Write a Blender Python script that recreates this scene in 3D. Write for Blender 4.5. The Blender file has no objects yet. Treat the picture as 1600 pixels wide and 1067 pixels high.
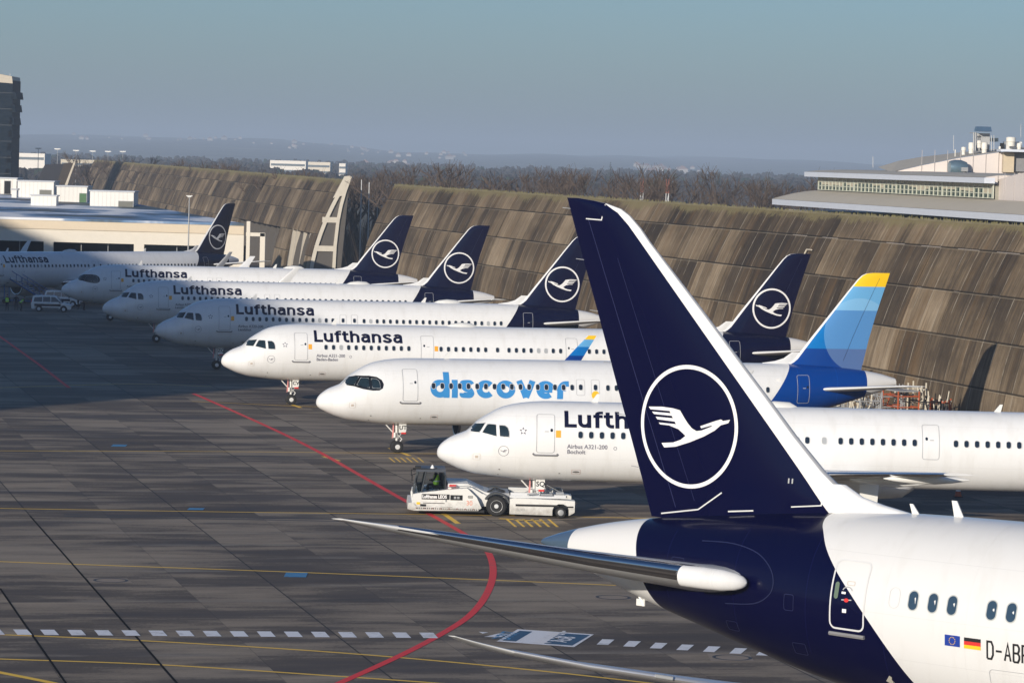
import bpy, bmesh, math, random
import numpy as np
from mathutils import Vector, Matrix
from mathutils.geometry import tessellate_polygon
random.seed(7)
rng = np.random.RandomState(5)
PI = math.pi
R = math.radians
SC = bpy.context.scene
COL = SC.collection

# ---------------------------------------------------------------- camera, sky, sun, exposure
FPX, CAMZ = 5400.0, 18.3
PITCH, ROLL = R(3.005), R(1.6)
cam_d = bpy.data.cameras.new('camera')
cam_d.sensor_width = 36.0
cam_d.lens = 36.0 * FPX / 1600.0
cam_d.clip_start = 1.0
cam_d.clip_end = 60000.0
cam = bpy.data.objects.new('camera', cam_d)
COL.objects.link(cam)
CAMR = Matrix.Rotation(PI / 2 - PITCH, 3, 'X') @ Matrix.Rotation(ROLL, 3, 'Z')
cam.matrix_world = Matrix.Translation((0, 0, CAMZ)) @ CAMR.to_4x4()
SC.camera = cam

SUN_AZ, SUN_EL = 28.0, 14.0          # light travels towards +Y turned this much to the right
world = bpy.data.worlds.new("World")
SC.world = world
world.use_nodes = True
wn = world.node_tree
sky = wn.nodes.new('ShaderNodeTexSky')
sky.sky_type = 'NISHITA'
sky.sun_disc = False
sky.sun_elevation = R(SUN_EL)
sky.sun_rotation = R(180 + SUN_AZ)
sky.altitude = 100
sky.air_density = 1.0
sky.dust_density = .8
sky.ozone_density = 6.0
bg = wn.nodes['Background']
wn.links.new(sky.outputs[0], bg.inputs[0])
bg.inputs[1].default_value = 0.10
sun_d = bpy.data.lights.new('sun', 'SUN')
sun_d.energy = 5.0
sun_d.angle = R(0.55)
sun_d.color = (1.0, 0.90, 0.76)
sun = bpy.data.objects.new('sun', sun_d)
COL.objects.link(sun)
sdir = Vector((math.sin(R(SUN_AZ)) * math.cos(R(SUN_EL)), math.cos(R(SUN_AZ)) * math.cos(R(SUN_EL)), -math.sin(R(SUN_EL))))
sun.rotation_euler = sdir.to_track_quat('-Z', 'Y').to_euler()
sun.location = (-60, -60, 80)
SC.view_settings.view_transform = 'Standard'
SC.view_settings.look = 'None'
SC.view_settings.gamma = 1.0
SC.view_settings.exposure = 0.0
SC.cycles.max_bounces = 6
SC.cycles.volume_bounces = 0
SC.cycles.use_denoising = True

# ---------------------------------------------------------------- photo pixel -> point of the real ground (used only to survey positions)
def ray(x, y):
    return CAMR @ Vector(((x - 800) / FPX, -(y - 533.5) / FPX, -1.0))
def G(x, y, z=0.0):
    d = ray(x, y); t = (z - CAMZ) / d.z
    return Vector((d.x * t, d.y * t, z))
def AY(x, y, Y):
    d = ray(x, y); t = Y / d.y
    return Vector((d.x * t, Y, CAMZ + d.z * t))

# ---------------------------------------------------------------- materials
MATS = {}
class NT:
    def __init__(s, name):
        s.m = bpy.data.materials.new(name); s.m.use_nodes = True
        s.t = s.m.node_tree; s.b = s.t.nodes['Principled BSDF']
    def n(s, typ, **kw):
        nd = s.t.nodes.new(typ)
        for k, v in kw.items(): setattr(nd, k, v)
        return nd
    def l(s, a, b): s.t.links.new(a, b)
    def v(s, x, sock):
        if isinstance(x, (int, float)): sock.default_value = x
        else: s.l(x, sock)
    def math(s, op, a, b=0.0, c=None):
        nd = s.n('ShaderNodeMath', operation=op)
        s.v(a, nd.inputs[0]); s.v(b, nd.inputs[1])
        if c is not None: s.v(c, nd.inputs[2])
        return nd.outputs[0]
    def mix(s, f, a, b, blend='MIX'):
        nd = s.n('ShaderNodeMix', data_type='RGBA', blend_type=blend)
        s.v(f, nd.inputs[0])
        for x, k in ((a, 6), (b, 7)):
            if isinstance(x, (tuple, list)): nd.inputs[k].default_value = tuple(x[:3]) + (1,)
            else: s.l(x, nd.inputs[k])
        return nd.outputs[2]
    def noise(s, vec, scale, detail=4, rough=.55):
        nd = s.n('ShaderNodeTexNoise'); nd.inputs['Scale'].default_value = scale
        nd.inputs['Detail'].default_value = detail; nd.inputs['Roughness'].default_value = rough
        if vec is not None: s.l(vec, nd.inputs['Vector'])
        return nd.outputs['Fac']
    def ramp(s, fac, pts, const=False):
        nd = s.n('ShaderNodeValToRGB'); s.l(fac, nd.inputs[0]); e = nd.color_ramp.elements
        if const: nd.color_ramp.interpolation = 'CONSTANT'
        while len(e) < len(pts): e.new(.5)
        for i, (p, c) in enumerate(pts):
            e[i].position = p; e[i].color = (c, c, c, 1) if isinstance(c, (int, float)) else tuple(c[:3]) + (1,)
        return nd.outputs[0]
    def mapr(s, x, a, b, c=0., d=1.):
        nd = s.n('ShaderNodeMapRange'); s.v(x, nd.inputs[0])
        for i, q in enumerate((a, b, c, d)): nd.inputs[i + 1].default_value = q
        return nd.outputs[0]
    def obj(s):
        return s.n('ShaderNodeTexCoord').outputs['Object']
    def xyz(s, vec):
        nd = s.n('ShaderNodeSeparateXYZ'); s.l(vec, nd.inputs[0]); return nd.outputs
    def comb(s, x, y, z):
        nd = s.n('ShaderNodeCombineXYZ')
        for i, q in enumerate((x, y, z)): s.v(q, nd.inputs[i])
        return nd.outputs[0]
    def base(s, c):
        if isinstance(c, (tuple, list)): s.b.inputs['Base Color'].default_value = tuple(c[:3]) + (1,)
        else: s.l(c, s.b.inputs['Base Color'])
    def bump(s, h, strength=.3, dist=.1):
        nd = s.n('ShaderNodeBump'); nd.inputs['Strength'].default_value = strength; nd.inputs['Distance'].default_value = dist
        s.l(h, nd.inputs['Height']); s.l(nd.outputs[0], s.b.inputs['Normal'])
    def set(s, **kw):
        for k, v in kw.items(): s.b.inputs[k.replace('_', ' ')].default_value = v
        return s

def mat(name, c, rough=.5, metal=0., coat=0., var=.12, vs=1.5, spec=.5):
    if name in MATS: return MATS[name]
    t = NT(name); t.set(Roughness=rough, Metallic=metal, Coat_Weight=coat); t.b.inputs['Specular IOR Level'].default_value = spec
    t.b.inputs['Coat Roughness'].default_value = .08
    if var:
        f = t.noise(t.obj(), vs, 5)
        dk = tuple(q * (1 - var) for q in c[:3]); lt = tuple(min(1, q * (1 + var)) for q in c[:3])
        t.base(t.mix(f, dk, lt))
    else: t.base(c)
    MATS[name] = t.m
    return t.m

NAVY = (.0011, .0014, .024)
WHITE = (.80, .80, .79)
m_black = mat('black rubber', (.012, .012, .013), .75)
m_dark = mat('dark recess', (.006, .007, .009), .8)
m_metal = mat('bare metal', (.55, .56, .58), .28, 1.0, var=.08)
m_chrome = mat('polished leading edge', (.62, .63, .66), .16, 1.0, var=.05)
m_grey = mat('grey paint', (.32, .33, .34), .45)
m_lgrey = mat('light grey paint', (.62, .63, .64), .4)
m_outline = mat('outline grey', (.38, .39, .41), .5)
m_wpaint = mat('white vehicle paint', (.74, .74, .72), .35, coat=.4, var=.06)
m_wplain = mat('white decal paint', (.82, .82, .82), .35, var=.02)
m_navyp = mat('navy lettering paint', NAVY, .35, var=.05)
m_disc = mat('sky blue lettering paint', (.045, .26, .60), .35, var=.05)
m_orange = mat('orange panel', (.85, .38, .02), .5)
m_yellow = mat('yellow paint', (.85, .52, .02), .5)
m_red = mat('red paint', (.62, .03, .025), .5)
m_steel = mat('galvanised steel', (.42, .43, .44), .45, .6)
m_skin = mat('skin', (.45, .26, .18), .6)
m_hair = mat('dark hair', (.03, .02, .015), .7)
m_cloth = mat('dark work clothing', (.012, .014, .025), .85)
m_vest = mat('yellow green safety vest', (.42, .80, .04), .7)
m_glass = mat('aircraft window glass', (.012, .020, .034), .06, 0, var=0, spec=.7)
m_cglass = mat('cockpit glass', (.012, .024, .030), .04, 0, var=0, spec=.8)

def skin_wear(t, c, x, y, z):
    for zz in (3.05, 5.15, 6.35, 7.85):
        lap = t.math('LESS_THAN', t.math('ABSOLUTE', t.math('SUBTRACT', z, zz)), .008)
        c = t.mix(t.math('MULTIPLY', lap, .16), c, (.3, .3, .32))
    # dusty film and drain streaks towards the keel
    n = t.noise(t.comb(t.math('MULTIPLY', x, 2.2), y, t.math('MULTIPLY', z, .45)), 1.0, 5, .65)
    k = t.math('MULTIPLY', t.mapr(n, .5, .75), .22)
    c = t.mix(k, c, (.50, .48, .44))
    big = t.noise(t.comb(t.math('MULTIPLY', x, .25), y, z), .6, 3)
    return t.mix(t.math('MULTIPLY', t.mapr(big, .45, .7), .10), c, (.55, .54, .52))

def white_paint():
    t = NT('aircraft white paint'); o = t.obj(); x, y, z = t.xyz(o)
    f = t.noise(t.comb(t.math('MULTIPLY', x, .35), y, t.math('MULTIPLY', z, 1.4)), .8, 5)
    c = t.mix(f, (.75, .76, .77), (.81, .815, .82))
    # fine skin-panel seams every few metres
    fx = t.math('FRACT', t.math('DIVIDE', x, 2.667))
    seam = t.math('LESS_THAN', t.math('ABSOLUTE', t.math('SUBTRACT', fx, .5)), .0022)
    c = t.mix(t.math('MULTIPLY', seam, .13), c, (.3, .3, .32))
    c = skin_wear(t, c, x, y, z)
    t.base(c); t.set(Roughness=.27, Coat_Weight=.35, Coat_Roughness=.06)
    return t.m
m_white = white_paint()

def livery(name, L, slope, xb, xcone, rear=NAVY, zref=5.9, metal_from=None, cone=None, curve=None, cone_slope=0):
    """white body, coloured rear behind a slanted boundary, white tail cone; colours belong to the paint"""
    t = NT(name); o = t.obj(); x, y, z = t.xyz(o)
    f = t.noise(t.comb(t.math('MULTIPLY', x, .3), y, t.math('MULTIPLY', z, 1.2)), .8, 5)
    w = t.mix(f, (.75, .76, .77), (.81, .815, .82)) if not curve else t.mix(f, (.665, .672, .68), (.715, .718, .72))
    fx = t.math('FRACT', t.math('DIVIDE', x, 2.667))
    seam = t.math('LESS_THAN', t.math('ABSOLUTE', t.math('SUBTRACT', fx, .5)), .0022)
    w = t.mix(t.math('MULTIPLY', seam, .13), w, (.3, .3, .32))
    w = skin_wear(t, w, x, y, z)
    if curve:
        fc = t.n('ShaderNodeFloatCurve'); cv = fc.mapping.curves[0]
        pts = sorted(curve); z0, z1 = pts[0][0], pts[-1][0]; x0 = min(p[1] for p in pts); x1 = max(p[1] for p in pts)
        while len(cv.points) < len(pts): cv.points.new(.5, .5)
        for i, p in enumerate(pts):
            cv.points[i].location = ((p[0] - z0) / (z1 - z0), (p[1] - x0) / (x1 - x0))
        fc.mapping.update()
        t.l(t.mapr(z, z0, z1), fc.inputs['Value'])
        b = t.math('ADD', t.math('MULTIPLY', fc.outputs[0], x1 - x0), x0)
        isn = t.math('GREATER_THAN', x, b)
    else:
        b = t.math('SUBTRACT', xb, t.math('MULTIPLY', t.math('SUBTRACT', zref, z), slope))
        isn = t.math('GREATER_THAN', x, b)
    rr_ = t.mix(t.math('MULTIPLY', seam, .5), rear, tuple(q * 3 + .008 for q in rear))
    c = t.mix(isn, w, rr_)
    c = t.mix(t.math('GREATER_THAN', x, t.math('ADD', t.math('MULTIPLY', z, cone_slope), xcone)), c, (.70, .70, .70))
    if metal_from:
        mf = t.math('GREATER_THAN', x, metal_from)
        c = t.mix(mf, c, (.16, .25, .36)); t.l(t.math('MULTIPLY', mf, .6), t.b.inputs['Metallic'])
    t.base(c); t.set(Roughness=.22, Coat_Weight=.12, Coat_Roughness=.05); t.b.inputs['Specular IOR Level'].default_value = .22
    return t.m

def discover_paint(name, L, fin):
    t = NT(name); o = t.obj(); x, y, z = t.xyz(o)
    k = t.mapr(z, 5.0, 12.0)
    c = t.ramp(k, [(0, (.0, .045, .26)), ((6.84 - 5) / 7, (.0, .165, .50)), ((9.3 - 5) / 7, (.14, .40, .70)), ((10.83 - 5) / 7, (.95, .60, .01))], True)
    dx = t.math('SUBTRACT', x, L - 2.55); dz = t.math('SUBTRACT', z, 7.75)
    rr = t.math('ADD', t.math('MULTIPLY', dx, dx), t.math('MULTIPLY', dz, dz))
    inn = t.math('LESS_THAN', rr, 2.35 ** 2)
    cl = t.mix(.16, c, (.55, .8, .95)); c = t.mix(inn, c, cl)
    t.base(c); t.set(Roughness=.25, Coat_Weight=.3)
    return t.m

def concrete_apron():
    t = NT('apron concrete slabs'); o = t.obj(); X, Y, Z = t.xyz(o)
    a = R(13.3); ca, sa = math.cos(a), math.sin(a)
    u = t.math('ADD', t.math('MULTIPLY', X, ca), t.math('MULTIPLY', Y, sa))
    v = t.math('SUBTRACT', t.math('MULTIPLY', Y, ca), t.math('MULTIPLY', X, sa))
    UO, VO = -.88 + .0375, 1.0
    u = t.math('ADD', u, UO); v = t.math('ADD', v, VO)
    iu = t.math('FLOOR', t.math('DIVIDE', u, 3.85)); iv = t.math('FLOOR', t.math('DIVIDE', v, 5.0))
    wn_ = t.n('ShaderNodeTexWhiteNoise', noise_dimensions='2D'); t.l(t.comb(iu, iv, 0), wn_.inputs[0]); slab = wn_.outputs[0]
    fu = t.math('SUBTRACT', u, t.math('MULTIPLY', iu, 3.85)); fv = t.math('SUBTRACT', v, t.math('MULTIPLY', iv, 5.0))
    # stains run along the slabs
    sv = t.comb(t.math('MULTIPLY', u, .10), t.math('MULTIPLY', v, .42), slab)
    st = t.noise(sv, 1.0, 6, .62)
    big = t.noise(t.comb(t.math('MULTIPLY', u, .03), t.math('MULTIPLY', v, .05), 0), 1.0, 4)
    fine = t.noise(o, 6.0, 6, .7)
    k = t.math('ADD', t.math('MULTIPLY', st, .75), t.math('MULTIPLY', big, .45))
    k = t.math('ADD', k, t.math('MULTIPLY', t.math('SUBTRACT', slab, .5), .085))
    k = t.math('ADD', k, t.math('MULTIPLY', t.math('SUBTRACT', fine, .5), .16))
    c = t.ramp(k, [(.38, (.064, .049, .040)), (.52, (.100, .079, .064)), (.585, (.130, .105, .083)), (.62, (.215, .174, .132)), (.72, (.31, .255, .195))])
    # pale dried edges on one side of the cross joints, broken up by noise
    edge = t.math('MULTIPLY', t.mapr(fv, .0, 1.1, 1, 0), t.mapr(t.math('ADD', t.noise(t.comb(t.math('MULTIPLY', u, .16), t.math('MULTIPLY', iv, 3.7), 2.), 1.2, 4), t.math('MULTIPLY', t.math('SUBTRACT', st, .5), .5)), .5, .60))
    c = t.mix(t.math('MULTIPLY', edge, .6), c, (.26, .23, .195))
    # joints
    iu2 = t.math('FLOOR', t.math('DIVIDE', u, 7.7)); fu2 = t.math('SUBTRACT', u, t.math('MULTIPLY', iu2, 7.7))
    j1 = t.math('LESS_THAN', fu2, .075)
    j2 = t.math('LESS_THAN', fu, .035); j3 = t.math('LESS_THAN', fv, .03)
    j = t.math('MAXIMUM', t.math('MULTIPLY', j1, .8), t.math('MAXIMUM', t.math('MULTIPLY', j2, .35), t.math('MULTIPLY', j3, .3)))
    c = t.mix(j, c, (.018, .018, .02))
    # rubber and oil smudges along the lanes
    oil = t.mapr(t.noise(t.comb(t.math('MULTIPLY', u, .35), t.math('MULTIPLY', v, .9), 7.), .35, 5, .6), .60, .74)
    c = t.mix(t.math('MULTIPLY', oil, .45), c, (.045, .043, .045))
    t.base(c)
    t.l(t.mapr(st, .3, .7, .62, .85), t.b.inputs['Roughness'])
    t.b.inputs['Specular IOR Level'].default_value = .12
    t.bump(fine, .15, .02)
    return t.m

def barrier_concrete():
    t = NT('weathered barrier concrete'); uv = t.n('ShaderNodeUVMap').outputs[0]
    u, v, _ = t.xyz(uv)
    PW, PH = 7.6, 3.35
    iu = t.math('FLOOR', t.math('DIVIDE', u, PW)); iv = t.math('FLOOR', t.math('DIVIDE', v, PH))
    wnn = t.n('ShaderNodeTexWhiteNoise', noise_dimensions='2D'); t.l(t.comb(iu, iv, 0), wnn.inputs[0])
    iu3 = t.math('FLOOR', t.math('ADD', t.math('DIVIDE', u, PW / 3), .5)); w3 = t.n('ShaderNodeTexWhiteNoise', noise_dimensions='2D'); t.l(t.comb(iu3, iv, 4), w3.inputs[0])
    streak = t.noise(t.comb(t.math('MULTIPLY', u, 2.4), t.math('MULTIPLY', v, .12), t.math('MULTIPLY', iv, 3.1)), 1.0, 7, .68)
    fine = t.noise(t.comb(t.math('MULTIPLY', u, 6.), t.math('MULTIPLY', v, .5), 0), 1.2, 6, .7)
    big = t.noise(t.comb(t.math('MULTIPLY', u, .08), t.math('MULTIPLY', v, .16), 3), 1.0, 4, .6)
    k = t.math('ADD', t.math('ADD', t.math('MULTIPLY', streak, .42), t.math('MULTIPLY', big, .5)), .065)
    k = t.math('ADD', k, t.math('MULTIPLY', t.math('SUBTRACT', fine, .5), .35))
    k = t.math('ADD', k, t.math('MULTIPLY', t.math('SUBTRACT', wnn.outputs[0], .5), .26))
    k = t.math('ADD', k, t.math('MULTIPLY', t.math('SUBTRACT', w3.outputs[0], .5), .17))
    k = t.math('SUBTRACT', k, t.math('MULTIPLY', t.math('SUBTRACT', v, 8.), .010))
    c = t.ramp(k, [(.30, (.040, .032, .026)), (.46, (.085, .065, .046)), (.56, (.15, .114, .076)), (.68, (.24, .185, .125)), (.84, (.42, .34, .245))])
    rust = t.mapr(t.noise(t.comb(t.math('MULTIPLY', u, .5), t.math('MULTIPLY', v, .08), 11), 1., 4), .52, .7)
    c = t.mix(t.math('MULTIPLY', rust, .5), c, (.17, .105, .05))
    # lime runs at the ribs
    fr = t.math('FRACT', t.math('DIVIDE', t.math('ADD', u, t.math('MULTIPLY', t.math('SUBTRACT', fine, .5), .35)), PW / 3))
    rib = t.math('LESS_THAN', t.math('ABSOLUTE', t.math('SUBTRACT', fr, .5)), .024)
    rib = t.math('MULTIPLY', rib, t.mapr(t.noise(t.comb(u, t.math('MULTIPLY', v, .5), 5), 1.1, 4), .40, .58))
    c = t.mix(t.math('MULTIPLY', rib, .6), c, (.38, .34, .275))
    # joints
    fu = t.math('SUBTRACT', u, t.math('MULTIPLY', iu, PW)); fv = t.math('SUBTRACT', v, t.math('MULTIPLY', iv, PH))
    j = t.math('MAXIMUM', t.math('LESS_THAN', fv, .12), t.math('MULTIPLY', t.math('LESS_THAN', fu, .07), .7))
    c = t.mix(t.math('MULTIPLY', j, .75), c, (.018, .016, .014))
    j2 = t.math('MULTIPLY', t.math('GREATER_THAN', fv, PH - .09), .35)
    c = t.mix(j2, c, (.34, .30, .24))
    # moss and lichen creeping down from the crest
    mn0 = t.noise(t.comb(t.math('MULTIPLY', u, .11), 0, 9), 1.0, 3)
    mn = t.noise(t.comb(t.math('MULTIPLY', u, 1.4), t.math('MULTIPLY', v, 1.1), 0), 1.6, 6, .7)
    moss = t.mapr(t.math('ADD', t.math('ADD', t.math('MULTIPLY', t.math('SUBTRACT', v, 14.9), .36), mn), t.math('MULTIPLY', t.math('SUBTRACT', mn0, .5), 1.0)), .50, .66)
    c = t.mix(t.math('MULTIPLY', moss, .8), c, (.19, .165, .085))
    t.base(c); t.set(Roughness=.92); t.b.inputs['Specular IOR Level'].default_value = .15
    t.bump(t.math('ADD', streak, t.math('MULTIPLY', j, -1.5)), .5, .08)
    return t.m

# ---------------------------------------------------------------- mesh builder
class MB:
    def __init__(s): s.v = []; s.f = []; s.m = []; s.uv = None
    def add(s, vs, fs, mi=0):
        o = len(s.v); s.v.extend([tuple(p) for p in vs]); s.f.extend([tuple(i + o for i in f) for f in fs]); s.m.extend([mi] * len(fs)); return s
    def box(s, c, d, mi=0, M=None, taper=None):
        x, y, z = (q / 2 for q in d); vs = []
        for sz in (-1, 1):
            tx, ty = (taper if (taper and sz > 0) else (1, 1))
            for sx, sy in ((-1, -1), (1, -1), (1, 1), (-1, 1)):
                p = Vector((sx * x * tx, sy * y * ty, sz * z))
                if M: p = M @ p
                vs.append((p.x + c[0], p.y + c[1], p.z + c[2]))
        s.add(vs, [(3, 2, 1, 0), (4, 5, 6, 7), (0, 1, 5, 4), (1, 2, 6, 5), (2, 3, 7, 6), (3, 0, 4, 7)], mi); return s
    def tube(s, a, b, r0, r1=None, n=8, mi=0, cap=True):
        a = Vector(a); b = Vector(b); r1 = r0 if r1 is None else r1
        d = (b - a).normalized(); up = Vector((0, 0, 1)) if abs(d.z) < .95 else Vector((1, 0, 0))
        e = d.cross(up).normalized(); g = d.cross(e)
        vs = []
        for p, r in ((a, r0), (b, r1)):
            for i in range(n):
                t = 2 * PI * i / n; vs.append(p + e * math.cos(t) * r + g * math.sin(t) * r)
        fs = [(i, (i + 1) % n, n + (i + 1) % n, n + i) for i in range(n)]
        if cap: fs += [tuple(range(n))[::-1], tuple(range(n, 2 * n))]
        s.add(vs, fs, mi); return s
    def path(s, pts, r, n=6, mi=0):
        for a, b in zip(pts, pts[1:]): s.tube(a, b, r, n=n, mi=mi)
        return s
    def lathe(s, prof, o=(0, 0, 0), axis='Y', n=24, mi=0, mis=None):
        """prof: (distance along axis, radius)"""
        vs = []; ax = {'X': 0, 'Y': 1, 'Z': 2}[axis]
        for h, r in prof:
            for i in range(n):
                t = 2 * PI * i / n; p = [0, 0, 0]; p[ax] = h; p[(ax + 1) % 3] = r * math.cos(t); p[(ax + 2) % 3] = r * math.sin(t)
                vs.append((p[0] + o[0], p[1] + o[1], p[2] + o[2]))
        off = len(s.v); s.v.extend(vs)
        for k in range(len(prof) - 1):
            for i in range(n):
                s.f.append((off + k * n + i, off + k * n + (i + 1) % n, off + (k + 1) * n + (i + 1) % n, off + (k + 1) * n + i)); s.m.append(mis[k] if mis else mi)
        for k, rev in ((0, True), (len(prof) - 1, False)):
            if prof[k][1] > 1e-4:
                q = tuple(range(off + k * n, off + k * n + n)); s.f.append(q[::-1] if rev else q); s.m.append(mis[0 if rev else -1] if mis else mi)
        return s
    def prism(s, pts, y0, y1, mi=0, plane='xz'):
        """2-D outline extruded; plane xz -> extruded along y"""
        n = len(pts)
        def P(p, h): return (p[0], h, p[1]) if plane == 'xz' else ((p[0], p[1], h) if plane == 'xy' else (h, p[0], p[1]))
        vs = [P(p, y0) for p in pts] + [P(p, y1) for p in pts]
        fs = [tuple(range(n)), tuple(range(2 * n - 1, n - 1, -1))] + [(i, n + i, n + (i + 1) % n, (i + 1) % n) for i in range(n)]
        s.add(vs, fs, mi); return s
    def mesh(s, name, mats, smooth=False, auto=None, fix=True):
        me = bpy.data.meshes.new(name)
        me.from_pydata([tuple(p) for p in s.v], [], s.f)
        for m in (mats if isinstance(mats, (list, tuple)) else [mats]): me.materials.append(m)
        me.polygons.foreach_set('material_index', s.m)
        if fix:
            bm = bmesh.new(); bm.from_mesh(me); bmesh.ops.recalc_face_normals(bm, faces=bm.faces); bm.to_mesh(me); bm.free()
        if smooth: me.polygons.foreach_set('use_smooth', [True] * len(me.polygons))
        if auto:
            me.polygons.foreach_set('use_smooth', [True] * len(me.polygons))
            try: me.set_sharp_from_angle(angle=R(auto))
            except Exception: pass
        me.update()
        return me
    def build(s, name, mats, parent=None, **kw):
        return link(name, s.mesh(name, mats, **kw), parent)

def link(name, me, parent=None):
    o = bpy.data.objects.new(name, me); COL.objects.link(o)
    if parent: o.parent = parent
    return o
def tag(o, label=None, cat=None, group=None, kind=None):
    if label: o['label'] = label
    if cat: o['category'] = cat
    if group: o['group'] = group
    if kind: o['kind'] = kind
    return o
def thing(name, label, cat, loc=(0, 0, 0), rz=0, group=None, scale=1.0):
    o = bpy.data.objects.new(name, None); COL.objects.link(o)
    o.location = loc; o.rotation_euler = (0, 0, rz); o.scale = (scale,) * 3; o.empty_display_size = .5
    return tag(o, label, cat, group)
def dup(root, loc, rz, label=None, scale=None):
    def cp(o, par):
        c = o.copy(); COL.objects.link(c)
        if par: c.parent = par
        for ch in list(o.children): cp(ch, c)
        return c
    r = cp(root, None); r.location = loc; r.rotation_euler = (0, 0, rz)
    if scale is not None: r.scale = scale if isinstance(scale, tuple) else (scale,) * 3
    if label: r['label'] = label
    return r

# ---------------------------------------------------------------- 2-D shapes to be laid on curved skins
def subdiv2(polys, maxl):
    bm = bmesh.new()
    for p in polys:
        V = [bm.verts.new((q[0], q[1], 0)) for q in p]
        for tri in tessellate_polygon([[Vector((q[0], q[1], 0)) for q in p]]):
            try: bm.faces.new([V[i] for i in tri])
            except Exception: pass
    for _ in range(5):
        es = [e for e in bm.edges if e.calc_length() > maxl]
        if not es: break
        bmesh.ops.subdivide_edges(bm, edges=es, cuts=1)
        bmesh.ops.triangulate(bm, faces=[f for f in bm.faces if len(f.verts) > 3])
    bm.verts.index_update()
    vs = [(v.co.x, v.co.y) for v in bm.verts]; fs = [tuple(v.index for v in f.verts) for f in bm.faces]
    bm.free(); return vs, fs
def rrect(w, h, r, n=4, m=1, cx=0, cy=0):
    pts = []
    for qx, qy, a0 in ((1, 1, 0), (-1, 1, 90), (-1, -1, 180), (1, -1, 270)):
        for i in range(n + 1):
            a = R(a0 + 90 * i / n); pts.append((cx + qx * (w / 2 - r) + r * math.cos(a), cy + qy * (h / 2 - r) + r * math.sin(a)))
    out = []
    for q, (a, b) in enumerate(zip(pts, pts[1:] + pts[:1])):
        k = ((3, 8, 3, 8)[q // (n + 1)] if (m and q % (n + 1) == n) else 1)
        for i in range(k): out.append((a[0] + (b[0] - a[0]) * i / k, a[1] + (b[1] - a[1]) * i / k))
    return out
def ringband(outer, inner):
    n = len(outer); return list(outer) + list(inner), [(i, (i + 1) % n, n + (i + 1) % n, n + i) for i in range(n)]
def stroke(pts, w, closed=False):
    P = [Vector((p[0], p[1])) for p in pts]; n = len(P); L = []; Rr = []
    for i in range(n):
        a = P[(i - 1) % n] if (closed or i > 0) else None; b = P[(i + 1) % n] if (closed or i < n - 1) else None
        d1 = (P[i] - a).normalized() if a is not None else None; d2 = (b - P[i]).normalized() if b is not None else None
        if d1 is None: d1 = d2
        if d2 is None: d2 = d1
        t = (d1 + d2); t = t.normalized() if t.length > 1e-6 else d1
        nn = Vector((-t.y, t.x)); k = 1 / max(.45, nn.dot(Vector((-d1.y, d1.x))))
        L.append(P[i] + nn * w / 2 * k); Rr.append(P[i] - nn * w / 2 * k)
    vs = [tuple(q) for q in L] + [tuple(q) for q in Rr]; m = n if closed else n - 1
    return vs, [(i, n + i, n + (i + 1) % n, (i + 1) % n) for i in range(m)]
def arc(cx, cy, rx, ry, a0, a1, n=9):
    return [(cx + rx * math.cos(R(a0 + (a1 - a0) * i / n)), cy + ry * math.sin(R(a0 + (a1 - a0) * i / n))) for i in range(n + 1)]
def catmull(P, k=4):
    out = []
    for i in range(len(P) - 1):
        p0 = P[max(0, i - 1)]; p1 = P[i]; p2 = P[i + 1]; p3 = P[min(len(P) - 1, i + 2)]
        for j in range(k):
            t = j / k; out.append(tuple(.5 * ((2 * p1[q]) + (-p0[q] + p2[q]) * t + (2 * p0[q] - 5 * p1[q] + 4 * p2[q] - p3[q]) * t * t + (-p0[q] + 3 * p1[q] - 3 * p2[q] + p3[q]) * t ** 3) for q in (0, 1)))
    out.append(P[-1]); return out
def lin(a, b, n=3): return [(a[0] + (b[0] - a[0]) * i / n, a[1] + (b[1] - a[1]) * i / n) for i in range(n + 1)]

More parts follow.
